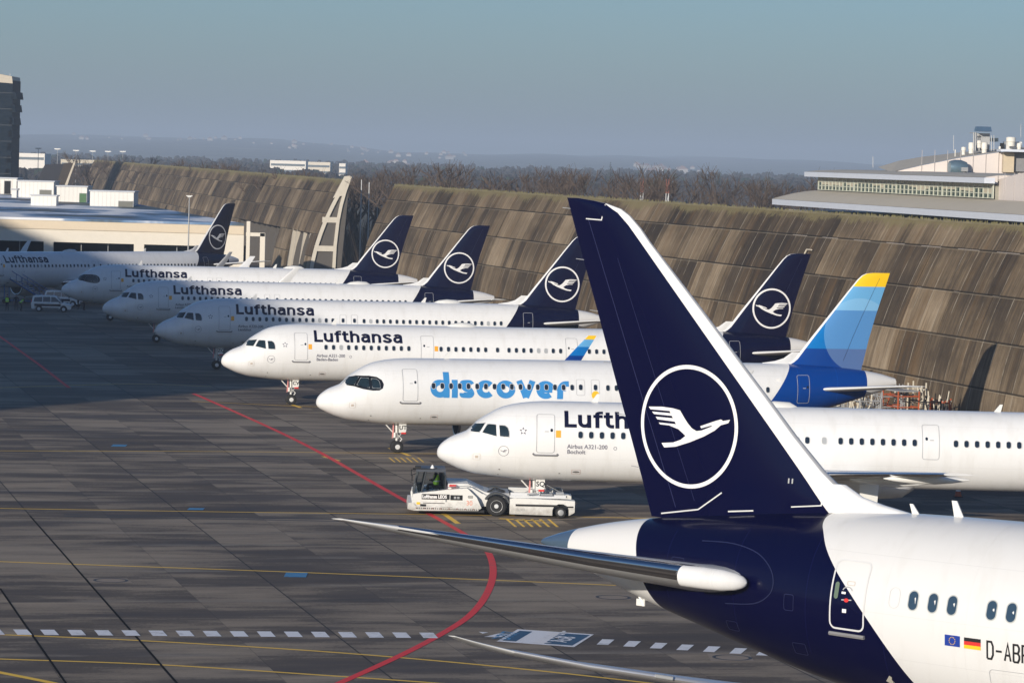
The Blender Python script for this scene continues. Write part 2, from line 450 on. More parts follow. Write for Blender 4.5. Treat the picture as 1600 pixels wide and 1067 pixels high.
def glyph(ch, w, xh=.74):
    """strokes of a bold grotesque letter, cap height 1; returns list of centre lines and the advance"""
    s = w / 2; W = .60; rx = W / 2 - s; hw = W / 2
    if ch == 'L': return [lin((s, 1), (s, s)) + lin((s, s), (.56, s))[1:]], .62
    if ch == 'u': return [[(s, xh)] + arc(hw, hw, rx, hw - s, 180, 355, 12) , lin((W - s, xh), (W - s, 0))], W + .10
    if ch == 'n': return [arc(hw, xh - hw, rx, hw - s, 180, 0) + [(W - s, 0)], lin((s, xh), (s, 0))], W + .10
    if ch == 'h': return [arc(hw, xh - hw, rx, hw - s, 180, 0) + [(W - s, 0)], lin((s, 1), (s, 0))], W + .10
    if ch == 'f': return [[(.45, 1 - s), (.36, 1 - s)] + arc(.36, .79, .18, .21 - s, 95, 180, 6) + [(.18, 0)], lin((.0, xh - s * .85), (.43, xh - s * .85))], .48
    if ch == 't': return [[(.18, .94), (.18, .27)] + arc(.35, .26, .17, .26 - s, 185, 268, 6) + [(.46, s)], lin((.0, xh - s * .85), (.42, xh - s * .85))], .52
    if ch == 'a': return [[(s + .02, xh - .20)] + arc(hw, xh - .22, rx - .02, .22 - s, 165, 0, 7) + [(W - s, 0)],
                          [(W - s, .44), (.25, .43)] + arc(.25, .26, .25 - s, .17, 100, 260, 7) + [(.3, s), (W - s, .2)]], W + .10
    if ch == 's': return [catmull([(W - s, xh - .21), (.42, xh - s - .01), (.28, xh - s), (.13, xh - .15), (.12, xh - .24), (.24, xh / 2 + .01), (.38, xh / 2 - .04), (W - s - .01, .23), (W - s - .02, .16), (.40, s), (.27, s), (.12, .14), (s - .02, .22)])], W + .08
    if ch == 'd': r = xh / 2; return [arc(r, r, r - s, r - s, 0, 360, 24), lin((2 * r - s, 1.18), (2 * r - s, 0))], 2 * r + .09
    if ch == 'ı': return [lin((s, xh), (s, 0))], w + .09
    if ch == 'c': r = xh / 2; return [arc(r, r, r - s, r - s, 42, 318, 18)], 2 * r + .03
    if ch == 'o': r = xh / 2; return [arc(r, r, r - s, r - s, 0, 360, 24)], 2 * r + .05
    if ch == 'v': return [[(s * .9, xh), (xh * .5, s * .4)], [(xh * .5, s * .4), (xh - s * .9, xh)]], xh + .03
    if ch == 'e': r = xh / 2; return [arc(r, r, r - s, r - s, 0, 312, 20), lin((s, r), (2 * r - s, r))], 2 * r + .08
    if ch == 'r': return [[(s, 0), (s, .36)] + arc(s + .26, .36, .26, xh - .36 - s, 180, 95, 7) + [(.50, xh - s)]], .5
    return [], .3
def strokes_text(txt, size, w, xh=.74, track=0):
    x = 0; out = []
    for ch in txt:
        gl, adv = glyph(ch, w, xh)
        for st in gl:
            dn = []
            for a, b in zip(st, st[1:]): dn += lin(a, b, max(1, int(math.hypot(b[0] - a[0], b[1] - a[1]) / .09)))[:-1]
            vs, fs = stroke(dn + [st[-1]], w); out.append(([((v[0] + x) * size, v[1] * size) for v in vs], fs))
        x += adv + track
    return out, x * size
_fc = {}
def font_text(txt, size, bold=.0, maxl=.4):
    cu = bpy.data.curves.new('text', 'FONT'); cu.body = txt; cu.size = size; cu.offset = bold; cu.resolution_u = 3
    o = bpy.data.objects.new('text', cu); COL.objects.link(o)
    dg = bpy.context.evaluated_depsgraph_get(); me = bpy.data.meshes.new_from_object(o.evaluated_get(dg))
    vs = [(v.co.x, v.co.y) for v in me.vertices]; fs = [tuple(p.vertices) for p in me.polygons]
    bpy.data.objects.remove(o); bpy.data.curves.remove(cu); bpy.data.meshes.remove(me)
    return vs, fs

# crane emblem, nose side positive; unit circle radius 1
def crane_polys():
    O = [(1020, 386), (983, 396), (972, 388), (935, 402), (858, 436), (864, 447), (918, 427), (926, 430), (866, 459), (838, 465), (812, 452), (787, 425), (765, 393), (742, 357), (700, 349), (640, 346), (560, 352),
         (571, 366), (682, 366), (688, 378), (580, 378), (592, 391), (695, 392), (702, 405), (602, 405), (612, 419), (712, 423), (720, 437), (620, 436), (628, 446), (680, 447), (735, 464), (776, 497), (748, 522), (705, 541), (638, 550),
         (654, 574), (720, 563), (800, 531), (880, 491), (940, 452), (972, 420), (1012, 405)]
    return [[((x - 790) / 275., -(y - 445) / 345.) for x, y in O]]
CRANE = crane_polys()

# ---------------------------------------------------------------- fuselage mathematics
def pchip(xs, ys):
    xs = np.array(xs, float); ys = np.array(ys, float); h = np.diff(xs); d = np.diff(ys) / h; m = np.zeros(len(xs))
    m[0] = d[0]; m[-1] = d[-1]
    for i in range(1, len(xs) - 1):
        if d[i - 1] * d[i] > 0:
            w1 = 2 * h[i] + h[i - 1]; w2 = h[i] + 2 * h[i - 1]; m[i] = (w1 + w2) / (w1 / d[i - 1] + w2 / d[i])
    def f(x):
        x = min(max(x, xs[0]), xs[-1]); i = min(int(np.searchsorted(xs, x, side='right')) - 1, len(xs) - 2); i = max(i, 0)
        t = (x - xs[i]) / h[i]
        return float((2 * t**3 - 3 * t**2 + 1) * ys[i] + (t**3 - 2 * t**2 + t) * h[i] * m[i] + (-2 * t**3 + 3 * t**2) * ys[i + 1] + (t**3 - t**2) * h[i] * m[i + 1])
    return f
class Fus:
    def __init__(s, rows, L):
        s.L = L; u = [math.sqrt(r[0]) for r in rows]
        s.zt = pchip(u, [r[1] for r in rows]); s.zb = pchip(u, [r[2] for r in rows]); s.w = pchip(u, [r[3] for r in rows])
    def sec(s, x):
        u = math.sqrt(max(x, 0)); zt, zb = s.zt(u), s.zb(u); return (zt + zb) / 2, max((zt - zb) / 2, .001), max(s.w(u), .001)
    def at(s, x, z, side=-1, off=.012, v=0.0):
        zc, h, w = s.sec(x); q = max(-.995, min(.995, (z - zc) / h)); ph = math.asin(q) + v / ((h + w) / 2)
        return (x, side * (w + off) * math.cos(ph), zc + (h + off) * math.sin(ph))
    def mesh(s, name, mats, N=56, dx=.5):
        xs = [0, .01, .04, .09, .16, .25, .36, .5, .66, .84, 1.04, 1.26, 1.5, 1.76, 2.04, 2.34, 2.66, 3., 3.36, 3.8, 4.3, 4.9, 5.5, 6.2]
        x = 6.2
        while x + dx < s.L: x += dx; xs.append(x)
        xs.append(s.L); b = MB(); vs = []
        for x in xs:
            zc, h, w = s.sec(x)
            for i in range(N):
                t = 2 * PI * i / N; vs.append((x, w * math.cos(t), zc + h * math.sin(t)))
        fs = []
        for k in range(len(xs) - 1):
            for i in range(N): fs.append((k * N + i, k * N + (i + 1) % N, (k + 1) * N + (i + 1) % N, (k + 1) * N + i))
        fs.append(tuple(range((len(xs) - 1) * N, len(xs) * N)))
        b.add(vs, fs, 0); b.m[-1] = 1
        return b.mesh(name, mats, auto=45)
def airt(c):
    c = max(c, 0.0); return 5 * (.2969 * math.sqrt(c) - .126 * c - .3516 * c * c + .2843 * c**3 - .1036 * c**4)
CS = [0, .004, .015, .04, .08, .15, .25, .4, .6, .8, .93, 1.0]
def foil(b, secs, up=False, le_mi=None, mi=0, le_frac=.07):
    """secs: (xLE, y, z, chord, thickness); lofted symmetric aerofoil; up=True thickness runs along y"""
    n = len(CS); ring = []
    off = len(b.v)
    for (x, y, z, c, t) in secs:
        pts = [(f, airt(f) * t) for f in CS] + [(f, -airt(f) * t) for f in CS[-2:0:-1]]
        for f, h in pts: b.v.append((x + f * c, y + h, z) if up else (x + f * c, y, z + h))
    m = 2 * n - 2
    for k in range(len(secs) - 1):
        for i in range(m):
            b.f.append((off + k * m + i, off + k * m + (i + 1) % m, off + (k + 1) * m + (i + 1) % m, off + (k + 1) * m + i))
            fr = CS[i] if i < n else CS[2 * n - 2 - i]; fr2 = CS[(i + 1)] if i + 1 < n else CS[2 * n - 3 - i]
            b.m.append(le_mi if (le_mi is not None and max(fr, fr2) <= le_frac + 1e-6) else mi)
    for k, rev in ((0, True), (len(secs) - 1, False)):
        q = tuple(range(off + k * m, off + k * m + m)); b.f.append(q[::-1] if rev else q); b.m.append(mi)
    return b

# ---------------------------------------------------------------- narrow-body airliner
def nb_rows(L):
    r = [(0, 3.05, 3.05, .0), (.03, 3.24, 2.90, .19), (.12, 3.42, 2.78, .37), (.3, 3.62, 2.65, .58), (.5, 3.77, 2.55, .75), (.71, 3.91, 2.45, .90), (1.15, 4.10, 2.26, 1.15), (1.55, 4.27, 2.14, 1.33),
         (1.95, 4.70, 2.03, 1.48), (2.5, 5.08, 1.96, 1.62), (3.4, 5.55, 1.86, 1.80), (4.4, 5.77, 1.78, 1.92), (5.6, 5.87, 1.75, 1.975), (7, 5.88, 1.74, 1.975), (L - 14, 5.88, 1.74, 1.975)]
    for d, a, b_, w in ((13, 5.88, 1.75, 1.972), (11, 5.88, 1.85, 1.95), (9, 5.88, 2.10, 1.86), (7, 5.86, 2.47, 1.68), (5, 5.78, 2.93, 1.38), (4.1, 5.71, 3.17, 1.22), (2.3, 5.52, 3.72, .86), (1, 5.30, 4.15, .56), (0, 5.02, 4.50, .30)):
        r.append((L - d, a, b_, w))
    return r
FIN = [(5.3, -7.75, -2.30), (5.75, -7.45, -2.24), (5.95, -7.05, -2.17), (6.2, -6.75, -2.12), (7.5, -5.75, -1.83), (9.0, -4.55, -1.42), (10.5, -3.37, -.95), (11.3, -2.72, -.69), (11.55, -2.45, -.61), (11.68, -2.18, -.57), (11.74, -1.75, -.56)]
def fin_t(z, L):
    for a, b in zip(FIN, FIN[1:]):
        if a[0] <= z <= b[0]:
            k = (z - a[0]) / (b[0] - a[0]); return L + a[1] + (b[1] - a[1]) * k, L + a[2] + (b[2] - a[2]) * k
    return L + FIN[0][1], L + FIN[0][2]
def fin_y(x, z, L, tr=.10):
    le, te = fin_t(z, L); c = te - le; f = (x - le) / c
    # straight-line interpolation between the lofted aerofoil samples, as the mesh has
    f = min(max(f, 0), 1)
    for a, b in zip(CS, CS[1:]):
        if a <= f <= b: h = airt(a) + (airt(b) - airt(a)) * (f - a) / (b - a); break
    return h * c * tr
MC = {}
def cached(key, fn):
    if key not in MC: MC[key] = fn()
    return MC[key]

def decal_fus(F, name, shapes, mat_, parent, side=-1, z0=4.3, x0=0, flip=1, off=.014, byz=False, step=.0015):
    """shapes: list of (verts2d, faces); u along the body, v up round the skin"""
    b = MB()
    for k, (vs, fs) in enumerate(shapes):
        o = off + k * step
        b.add([F.at(x0 + flip * p[0], (p[1] if byz else z0), side, o, 0 if byz else p[1]) for p in vs], fs)
    return b.build(name, mat_, parent, fix=False)

def nose_gear(root, code, F, x=5.07, lift=0, tyre=.38):
    g = MB()
    g.tube((x, 0, 2.3), (x + .05, 0, .75), .085, .075, 12, 0).tube((x + .05, 0, .8), (x + .05, 0, .38), .055, n=10, mi=1)
    g.tube((x - .85, 0, 1.95), (x, 0, 1.05), .04, n=8, mi=0).tube((x + .05, -.34, .38), (x + .05, .34, .38), .05, n=8, mi=1)
    g.path([(x + .12, 0, 1.1), (x + .38, 0, .85), (x + .12, 0, .5)], .03, mi=0)
    g.path([(x + .1, -.12, 1.6), (x + .3, -.12, 1.2), (x + .12, -.1, .9)], .015, mi=1)
    g.tube((x - .1, -.1, 1.25), (x - .1, -.1, .95), .09, n=10, mi=0).tube((x - .1, .1, 1.25), (x - .1, .1, .95), .09, n=10, mi=0)
    ng = g.build('nose_gear', [m_wpaint, m_steel], root, auto=40)
    for sy in (-1, 1):
        w = MB(); y = sy * .25; r = tyre; z = tyre
        w.lathe([(-.115, r * .55), (-.11, r * .86), (-.07, r * .98), (0, r), (.07, r * .98), (.11, r * .86), (.115, r * .55)], (x + .05, y, z), 'Y', 24, 0)
        wh = w.build('wheel', m_black, ng, auto=35)
        h = MB(); h.lathe([(-.125, .07), (-.125, r * .3), (-.10, r * .56), (.10, r * .56), (.125, r * .3), (.125, .07)], (x + .05, y, z), 'Y', 20)
        h.build('rim', m_lgrey, wh, auto=35)
    for sy in (-1, 1):
        d = MB(); d.prism([(x + .08, 1.80), (x + .55, 1.80), (x + .55, 1.38), (x + .47, 1.27), (x + .08, 1.27)], sy * .42 - .02, sy * .42 + .02)
        dr = d.build('gear_door', m_wpaint, ng)
    if code:
        vs, fs = font_text(code, .36, .008); b = MB(); b.add([(x + .10 + p[0], -.447, 1.47 + p[1]) for p in vs], fs)
        b.build('gear_door_letters', m_dark, ng, fix=False)
    b = MB(); b.box((x + .38, -.46, 1.25), (.30, .03, .10)); b.build('warning_flag', m_red, ng)
    b = MB(); b.box((x - .2, -.13, 1.35), (.07, .03, .7)); b.tube((x - .2, -.1, 1.9), (x - .25, -.1, .9), .03, n=6); b.build('safety_streamer', mat('red stripe tape', (.62, .25, .24), .6), ng)
    return ng

def main_gear(root, x, y, zt, r=.58, tw=.2):
    for sy in (-1, 1):
        g = MB(); g.tube((x, sy * y, zt), (x, sy * y, r), .13, .11, 12); g.tube((x, sy * (y - 1.6), zt), (x, sy * y, 1.3), .07, n=8)
        g.tube((x, sy * y - .6, r), (x, sy * y + .6, r), .09, n=8)
        g.path([(x + .1, sy * y, 1.5), (x + .5, sy * y, 1.1), (x + .1, sy * y, .7)], .05)
        mg = g.build('main_gear', m_lgrey, root, auto=40)
        for q in (-1, 1):
            w = MB(); w.lathe([(-tw, r * .55), (-tw * .95, r * .88), (-tw * .6, r * .98), (0, r), (tw * .6, r * .98), (tw * .95, r * .88), (tw, r * .55)], (x, sy * y + q * .45, r), 'Y', 26, 0)
            wh = w.build('wheel', m_black, mg, auto=35)
            h = MB(); h.lathe([(-tw - .01, .1), (-tw, r * .5), (tw, r * .5), (tw + .01, .1)], (x, sy * y + q * .45, r), 'Y', 20); h.build('rim', m_lgrey, wh, auto=35)
        p = MB(); p.prism([(x - .5, zt - .2), (x + .5, zt - .2), (x + .42, zt - 1.5), (x - .42, zt - 1.5)], sy * (y + .25) - .02, sy * (y + .25) + .02); p.build('gear_door', m_wpaint, mg)

def door(F, root, x0, x1, zb, zt, side=-1, win=True, sill=True, frame=None, wpos=.82, thick=.03, r=.14, shape=None):
    cx, w = (x0 + x1) / 2, x1 - x0; zm = (zt + zb) / 2
    # arc height of the door
    zc, h, ww = F.sec(cx); a1 = math.asin(min(.99, (zt - zc) / h)); a0 = math.asin((zb - zc) / h); H = (a1 - a0) * (h + ww) / 2; am = (a0 + a1) / 2; z0 = zc + h * math.sin(am)
    o = rrect(w, H, r); i = rrect(w - 2 * thick, H - 2 * thick, r - thick)
    d = decal_fus(F, 'door', [ringband(o, i)], frame or m_outline, root, side, z0, cx)
    if win:
        decal_fus(F, 'door_window', [([(q[0], q[1]) for q in rrect(.13, .17, .06)], [tuple(range(len(rrect(.13, .17, .06))))])], m_glass, d, side, z0 + .12, x0 + w * wpos)
        decal_fus(F, 'door_handle', [stroke([(0, 0), (.10, 0), (.20, .0)], .04)], m_outline, d, side, z0 + .05, cx - .05)
    if sill:
        b = MB(); pts = [F.at(cx + q * (w / 2 + .11), zb - .10, side, .05) for q in (-1, -.5, 0, .5, 1)]
        e0 = F.at(cx - (w / 2 + .16), zb - .02, side, .05); e1 = F.at(cx + (w / 2 + .16), zb - .02, side, .05)
        b.path([e0] + pts + [e1], .045); b.build('door_sill', mat('sill metal', (.22, .22, .23), .5), d)
    return d
def window(F, root, x, z=4.30, side=-1, w=.235, h=.34, glass=None, rim=None):
    o = rrect(w + .05, h + .05, .115, 3, 0); i = rrect(w, h, .10, 3, 0); n = len(o)
    b = MB(); vs, fs = ringband(o, i)
    b.add([F.at(x + p[0], z, side, .026, p[1]) for p in vs], fs, 1)
    b.add([F.at(x + p[0], z, side, .024, p[1]) for p in i], [tuple(range(n))], 0)
    return b.build('window', [glass or m_glass, rim or m_lgrey], root, fix=False)

m_shade = mat('drawn window blind', (.38, .40, .42), .5)
def airliner(name, label, G0, th, L, scale=1.0, code='', brand='lh', neo=False, exits='A320', tip='fence', sub=('', ''), gearlift=0, nwin=True):
    """G0 is the nose-wheel contact point; nose towards local -x"""
    ca, sa = math.cos(th), math.sin(th)
    loc = (G0[0] - 5.07 * scale * ca, G0[1] - 5.07 * scale * sa, 0)
    root = thing(name, label, 'airliner', loc, th, 'airliners parked in a row on the apron', scale)
    F = cached(('F', L), lambda: Fus(nb_rows(L), L))
    disc = brand == 'discover'
    rear = (.0, .045, .26) if disc else NAVY
    lm = cached(('liv', L, disc), lambda: livery('rear livery paint %s %s' % ('blue' if disc else 'navy', L), L, .70, L - 7.2, L - 2.12, rear))
    fm = cached(('fus', L, disc), lambda: F.mesh('fuselage', [lm, m_dark]))
    link('fuselage', fm, root)
    # fin
    finm = cached(('finm', L, disc), lambda: discover_paint('banded fin paint', L, True) if disc else mat('navy aircraft paint', NAVY, .24, coat=.1, var=.05, spec=.35))
    def mkfin():
        b = MB(); foil(b, [(L + le, 0, z, te - le, (te - le) * .10) for z, le, te in FIN], up=True, le_mi=1, le_frac=.04)
        return b.mesh('vertical_fin', [finm, m_white], auto=60)
    fin = link('vertical_fin', cached(('fin', L, disc), mkfin), root)
    # dorsal fillet in white
    def mkdors():
        b = MB(); foil(b, [(L - 8.9, 0, 5.62, 2.4, .30), (L - 8.9, 0, 5.90, 2.3, .20), (L - 8.1, 0, 6.02, 1.5, .14), (L - 7.5, 0, 6.2, .9, .1), (L - 6.95, 0, 6.6, .5, .06)], up=True)
        return b.mesh('dorsal_fillet', m_white, auto=60)
    link('dorsal_fillet', cached(('dors', L), mkdors), root)
    # emblem on the fin, both faces; the crane flies towards the nose (-x)
    if not disc:
        def mklogo():
            b = MB(); cx, cz, r = L - 3.5, 7.62, 1.5
            N = 48; o = [(r * math.cos(2 * PI * i / N), r * math.sin(2 * PI * i / N)) for i in range(N)]; i_ = [(p[0] * .915, p[1] * .915) for p in o]
            for side in (-1, 1):
                vs, fs = ringband(o, i_)
                b.add([(cx + p[0], side * (fin_y(cx + p[0], cz + p[1], L) + .012), cz + p[1]) for p in vs], fs)
                vs, fs = subdiv2(CRANE, .45)
                b.add([(cx - p[0] * r, side * (fin_y(cx - p[0] * r, cz + p[1] * r, L) + .012), cz + p[1] * r) for p in vs], fs)
            return b.mesh('crane_emblem', m_wplain, fix=False)
        link('crane_emblem', cached(('logo', L), mklogo), fin)
    # rudder line and small marks
    def mkrud():
        b = MB()
        for side in (-1, 1):
            pts = []
            for z in np.linspace(6.1, 11.4, 12):
                le, te = fin_t(z, L); x = le + (te - le) * .70; pts.append((x, z))
            vs, fs = stroke(pts, .02); b.add([(p[0], side * (fin_y(p[0], p[1], L) + .008), p[1]) for p in vs], fs)
        return b.mesh('rudder_seam', mat('blue seam', (.01, .12, .34), .5) if disc else mat('seam', (.012, .014, .05), .5), fix=False)
    link('rudder_seam', cached(('rud', L), mkrud), fin)
    # tailplanes
    def mktp(sy):
        b = MB(); foil(b, [(L - 6.6, sy * .6, 4.30, 3.6, .36), (L - 5.35, sy * 1.3, 4.34, 3.2, .30), (L - 2.6, sy * 5.0, 4.78, 1.95, .18), (L - 1.75, sy * 6.0, 4.90, 1.6, .14), (L - 1.3, sy * 6.22, 4.92, 1.2, .08)], le_mi=1, le_frac=.08)
        return b.mesh('tailplane', [m_lgrey, m_white], auto=60)
    for sy in (-1, 1): link('tailplane', cached(('tp', L, sy), lambda: mktp(sy)), root)
    # wings
    wx = 0 if L < 40 else 4.27
    fenced = tip == 'fence'
    def mkwing(sy):
        b = MB()
        foil(b, [(10.9 + wx, sy * 1.2, 2.35, 7.0, .85), (11.6 + wx, sy * 1.95, 2.45, 6.4, .8), (13.9 + wx, sy * 6.4, 2.95, 4.0, .46), (18.95 + wx, sy * 16.2, 3.95, 1.65, .2), (19.2 + wx, sy * 16.9, 4.03, 1.5, .16)], le_mi=1, le_frac=.08)
        return b.mesh('wing', [m_lgrey, m_chrome], auto=60)
    for sy in (-1, 1):
        wg = link('wing', cached(('wing', L, sy), lambda: mkwing(sy)), root)
        def mktipm():
            b = MB()
            if fenced: b.prism([(19.6 + wx, 4.05), (20.4 + wx, 4.5), (20.85 + wx, 4.5), (20.6 + wx, 4.05), (20.8 + wx, 3.65), (20.4 + wx, 3.6)], sy * 16.98 - .03, sy * 16.98 + .03)
            else:
                foil(b, [(19.15 + wx, sy * 16.85, 4.0, 1.5, .12), (19.5 + wx, sy * 17.25, 4.12, 1.35, .1), (20.1 + wx, sy * 17.6, 4.6, 1.15, .09), (21.2 + wx, sy * 17.85, 5.8, .85, .07), (21.95 + wx, sy * 17.92, 6.5, .55, .04)], up=False)
                b2 = MB(); foil(b2, [(x, y, z, c, t) for x, y, z, c, t in [(19.5 + wx, sy * 17.35, 4.1, 1.35, .1), (20.1 + wx, sy * 17.6, 4.7, 1.15, .09), (21.2 + wx, sy * 17.85, 5.8, .85, .07), (21.95 + wx, sy * 17.95, 6.52, .5, .04)]], up=True)
                b.add(b2.v, b2.f)
            mm = cached('shk', discover_shk) if (disc and sy > 0) else m_white
            return b.mesh('winglet', mm, auto=50)
        if tip != 'none': link('winglet', cached(('tip', L, sy, fenced, disc), mktipm), wg)
        for k, (yy, xx, zz) in enumerate(((3.9, 19.6, 2.4), (8.6, 18.9, 2.95), (12.8, 19.9, 3.4))):
            def mkff():
                b = MB(); b.lathe([(-2.1, .02), (-1.6, .13), (-.8, .22), (.4, .24), (1.3, .16), (2.1, .03)], (xx - .8 + wx, sy * yy, zz), 'X', 12); return b.mesh('flap_fairing', m_wpaint, auto=60)
            link('flap_fairing', cached(('ff', L, sy, k), mkff), wg)
    # engines
    R_ = 1.28 if neo else 1.14
    for sy in (-1, 1):
        ex = 10.1 + wx; ez = 1.72
        def mkeng():
            b = MB(); b.lathe([(.35, R_ * .70), (.02, R_ * .80), (.0, R_ * .86), (.12, R_ * .93), (.8, R_ * 1.02), (1.8, R_ * 1.03), (3.0, R_ * .93), (3.6, R_ * .80), (3.6, R_ * .7)], (ex, sy * 5.75, ez), 'X', 32, 0, mis=[2, 1, 1, 0, 0, 0, 0, 2])
            b.lathe([(3.5, R_ * .55), (4.3, R_ * .38), (4.9, .08)], (ex, sy * 5.75, ez), 'X', 20, 3)
            b.prism([(ex + .9, ez + R_ * .9), (ex + 3.0, ez + R_ * 1.25), (ex + 6.2, ez + R_ * 1.0), (ex + 4.2, ez + R_ * .5), (ex + 1.5, ez + R_ * .8)], sy * 5.75 - .16, sy * 5.75 + .16, 0)
            return b.mesh('engine', [m_white, m_metal, m_dark, m_steel], auto=45)
        en = link('engine', cached(('eng', L, sy, neo), mkeng), root)
        def mkfan():
            b = MB(); b.lathe([(.55, .02), (.45, .12), (.62, .3), (.62, R_ * .76)], (ex, sy * 5.75, ez), 'X', 28); return b.mesh('engine_fan', m_dark, auto=40)
        link('engine_fan', cached(('fan', L, sy, neo), mkfan), en)
    nose_gear(root, code, F)
    main_gear(root, 17.71 if L < 40 else 21.97, 3.8, 2.5)
    # belly fairing
    def mkbelly():
        b = MB(); b.lathe([(10.2 + wx, .2), (11.2 + wx, 1.2), (13 + wx, 1.62), (17.5 + wx, 1.7), (20 + wx, 1.5), (21.8 + wx, .3)], (0, 0, 2.75), 'X', 28); return b.mesh('belly_fairing', m_white, auto=60)
    link('belly_fairing', cached(('belly', L), mkbelly), root)
    # cockpit glazing
    def cw(poly, nm, m, par, off=.012):
        vs, fs = subdiv2([poly], .12)
        return decal_fus(F, nm, [(vs, fs)], m, par, -1, byz=True, off=off)
    W1 = [(1.55, 4.26), (1.90, 4.63), (2.42, 4.72), (2.12, 4.26)]; W2 = [(2.27, 4.26), (2.54, 4.68), (2.96, 4.68), (2.99, 4.11)]; W3 = [(3.13, 4.66), (3.42, 4.66), (3.56, 4.56), (3.63, 4.38), (3.64, 4.09), (3.17, 4.11)]
    if neo:
        mask = [(1.48, 4.23), (1.85, 4.66), (2.3, 4.80), (3.0, 4.83), (3.45, 4.78), (3.75, 4.60), (3.86, 4.35), (3.80, 4.10), (3.58, 3.97), (3.2, 3.95), (2.6, 4.03), (2.1, 4.17)]
        par = cw(mask, 'cockpit_mask', mat('black mask paint', (.008, .009, .010), .15, var=0), root, .010)
        o = [W1, W2, W3]
        for w in o:
            wo = cw(w, 'cockpit_window', m_cglass, par, .022)
            vs, fs = stroke(w, .022, True); decal_fus(F, 'window_frame', [(vs, fs)], m_grey, wo, -1, byz=True, off=.026)
    else:
        for w in (W1, W2, W3):
            wo = cw(w, 'cockpit_window', m_cglass, root, .016)
            vs, fs = stroke(w, .03, True); decal_fus(F, 'window_frame', [(vs, fs)], m_outline, wo, -1, byz=True, off=.020)
    # doors, windows
    big = L > 40
    door(F, root, 5.03, 5.98, 3.33, 5.28)
    door(F, root, L - 7.05, L - 6.2, 3.45, 5.22, sill=False)
    if exits == 'A321':
        door(F, root, 14.25, 15.2, 3.45, 5.22, sill=False, wpos=.25); door(F, root, 25.0, 25.9, 3.45, 5.22, sill=False, wpos=.25)
        xs = [7.3 + .55 * k for k in range(12)] + [15.72 + .55 * k for k in range(7)] + [19.9] + [20.75 + .55 * k for k in range(8)] + [26.75 + .55 * k for k in range(17)]
    elif exits == 'A321X':
        xs = [7.3 + .55 * k for k in range(22)] + [27.5 + .55 * k for k in range(16)]; ov = (19.7, 20.7); xs = [x for x in xs]
        xs += [21.9 + .55 * k for k in range(9)]
    elif disc:
        xs = [6.95 + .55 * k for k in range(30)]; ov = (16.3, 17.25); xs = [x for x in xs if x < 15.9] + [18.05 + .55 * k for k in range(20)]
    else:
        ov = (15.3, 16.25); xs = [7.3 + .55 * k for k in range(14)] + [17.05 + .55 * k for k in range(22)]
    for i, x in enumerate(xs):
        window(F, root, x, 4.30 if x < L - 9 else 4.32, glass=m_shade if random.random() < .04 else None)
    if exits != 'A321':
        for x in ov:
            o = rrect(.55, 1.0, .12); ii = rrect(.51, .96, .10)
            e = decal_fus(F, 'overwing_exit', [ringband(o, ii)], m_outline, root, -1, 4.32, x)
            w = window(F, e, x, 4.32)
    # orange boarding marker
    if not disc:
        decal_fus(F, 'door_marker', [([(0, -.18), (.26, -.18), (.26, .18), (0, .18)], [(0, 1, 2, 3)])], m_orange, root, -1, 4.32, 6.03)
        if exits == 'A321': decal_fus(F, 'door_marker', [([(0, -.18), (.26, -.18), (.26, .18), (0, .18)], [(0, 1, 2, 3)])], m_orange, root, -1, 4.32, 15.25)
        tx, wd = strokes_text('Lufthansa', 1.0, .185)
        k = 6.55 / wd; tx = [([(p[0] * k, p[1] * 1.02) for p in vs], fs) for vs, fs in tx]
        decal_fus(F, 'lettering', tx, m_navyp, root, -1, 4.66, 6.47, off=.010, step=.0006)
        o = [(.27 * math.cos(a), .27 * math.sin(a)) for a in np.linspace(0, 2 * PI, 25)[:-1]]; ii = [(p[0] * .93, p[1] * .93) for p in o]
        cr = subdiv2([[(-p[0] * .22, p[1] * .22) for p in CRANE[0]]], .2)
        decal_fus(F, 'small_emblem', [ringband(o, ii), cr], m_navyp if False else mat('grey decal ink', (.12, .12, .17), .5), root, -1, 3.37, 3.37)
        star = []
        for q in range(5):
            a = PI / 2 + q * 2 * PI / 5; c = (math.cos(a) * .14, math.sin(a) * .14)
            star.append(([(c[0] + .07 * math.cos(a + t), c[1] + .07 * math.sin(a + t)) for t in (0, 2.3, 4.0)], [(0, 1, 2)]))
        decal_fus(F, 'star_emblem', star, mat('grey decal ink', (.12, .12, .17), .5), root, -1, 4.42, 4.35)
        if sub[0]:
            v1 = font_text(sub[0], .30, .004); v2 = font_text(sub[1], .30, .004)
            v2 = ([(p[0], p[1] - .27) for p in v2[0]], v2[1])
            decal_fus(F, 'type_lettering', [v1, v2], mat('grey decal ink', (.12, .12, .17), .5), root, -1, 3.60, 6.62)
        cc = [(.09 * math.cos(a), .09 * math.sin(a)) for a in np.linspace(0, 2 * PI, 13)[:-1]]
        decal_fus(F, 'round_mark', [ringband(cc, [(p[0] * .75, p[1] * .75) for p in cc])], mat('grey decal ink', (.12, .12, .17), .5), root, -1, 3.65, 9.1)
    else:
        tx, wd = strokes_text('dıscover', 1.0, .25, .80)
        k = 8.8 / wd; tx = [([(p[0] * k, p[1] * 1.38) for p in vs], fs) for vs, fs in tx]
        decal_fus(F, 'lettering', tx, m_disc, root, -1, 3.58, 6.75, off=.008, step=.0005)
        cc = [(.25 * math.cos(a), .25 * math.sin(a)) for a in np.linspace(0, 2 * PI, 21)[:-1]]
        decal_fus(F, 'yellow_dot', [subdiv2([cc], .15)], m_yellow, root, -1, 3.85, 17.25, off=.02)
    # static port plates, vents, drains
    g_ = mat('vent grey', (.20, .19, .18), .5)
    ov_ = [(.18 * math.cos(a), .07 * math.sin(a)) for a in np.linspace(0, 2 * PI, 15)[:-1]]
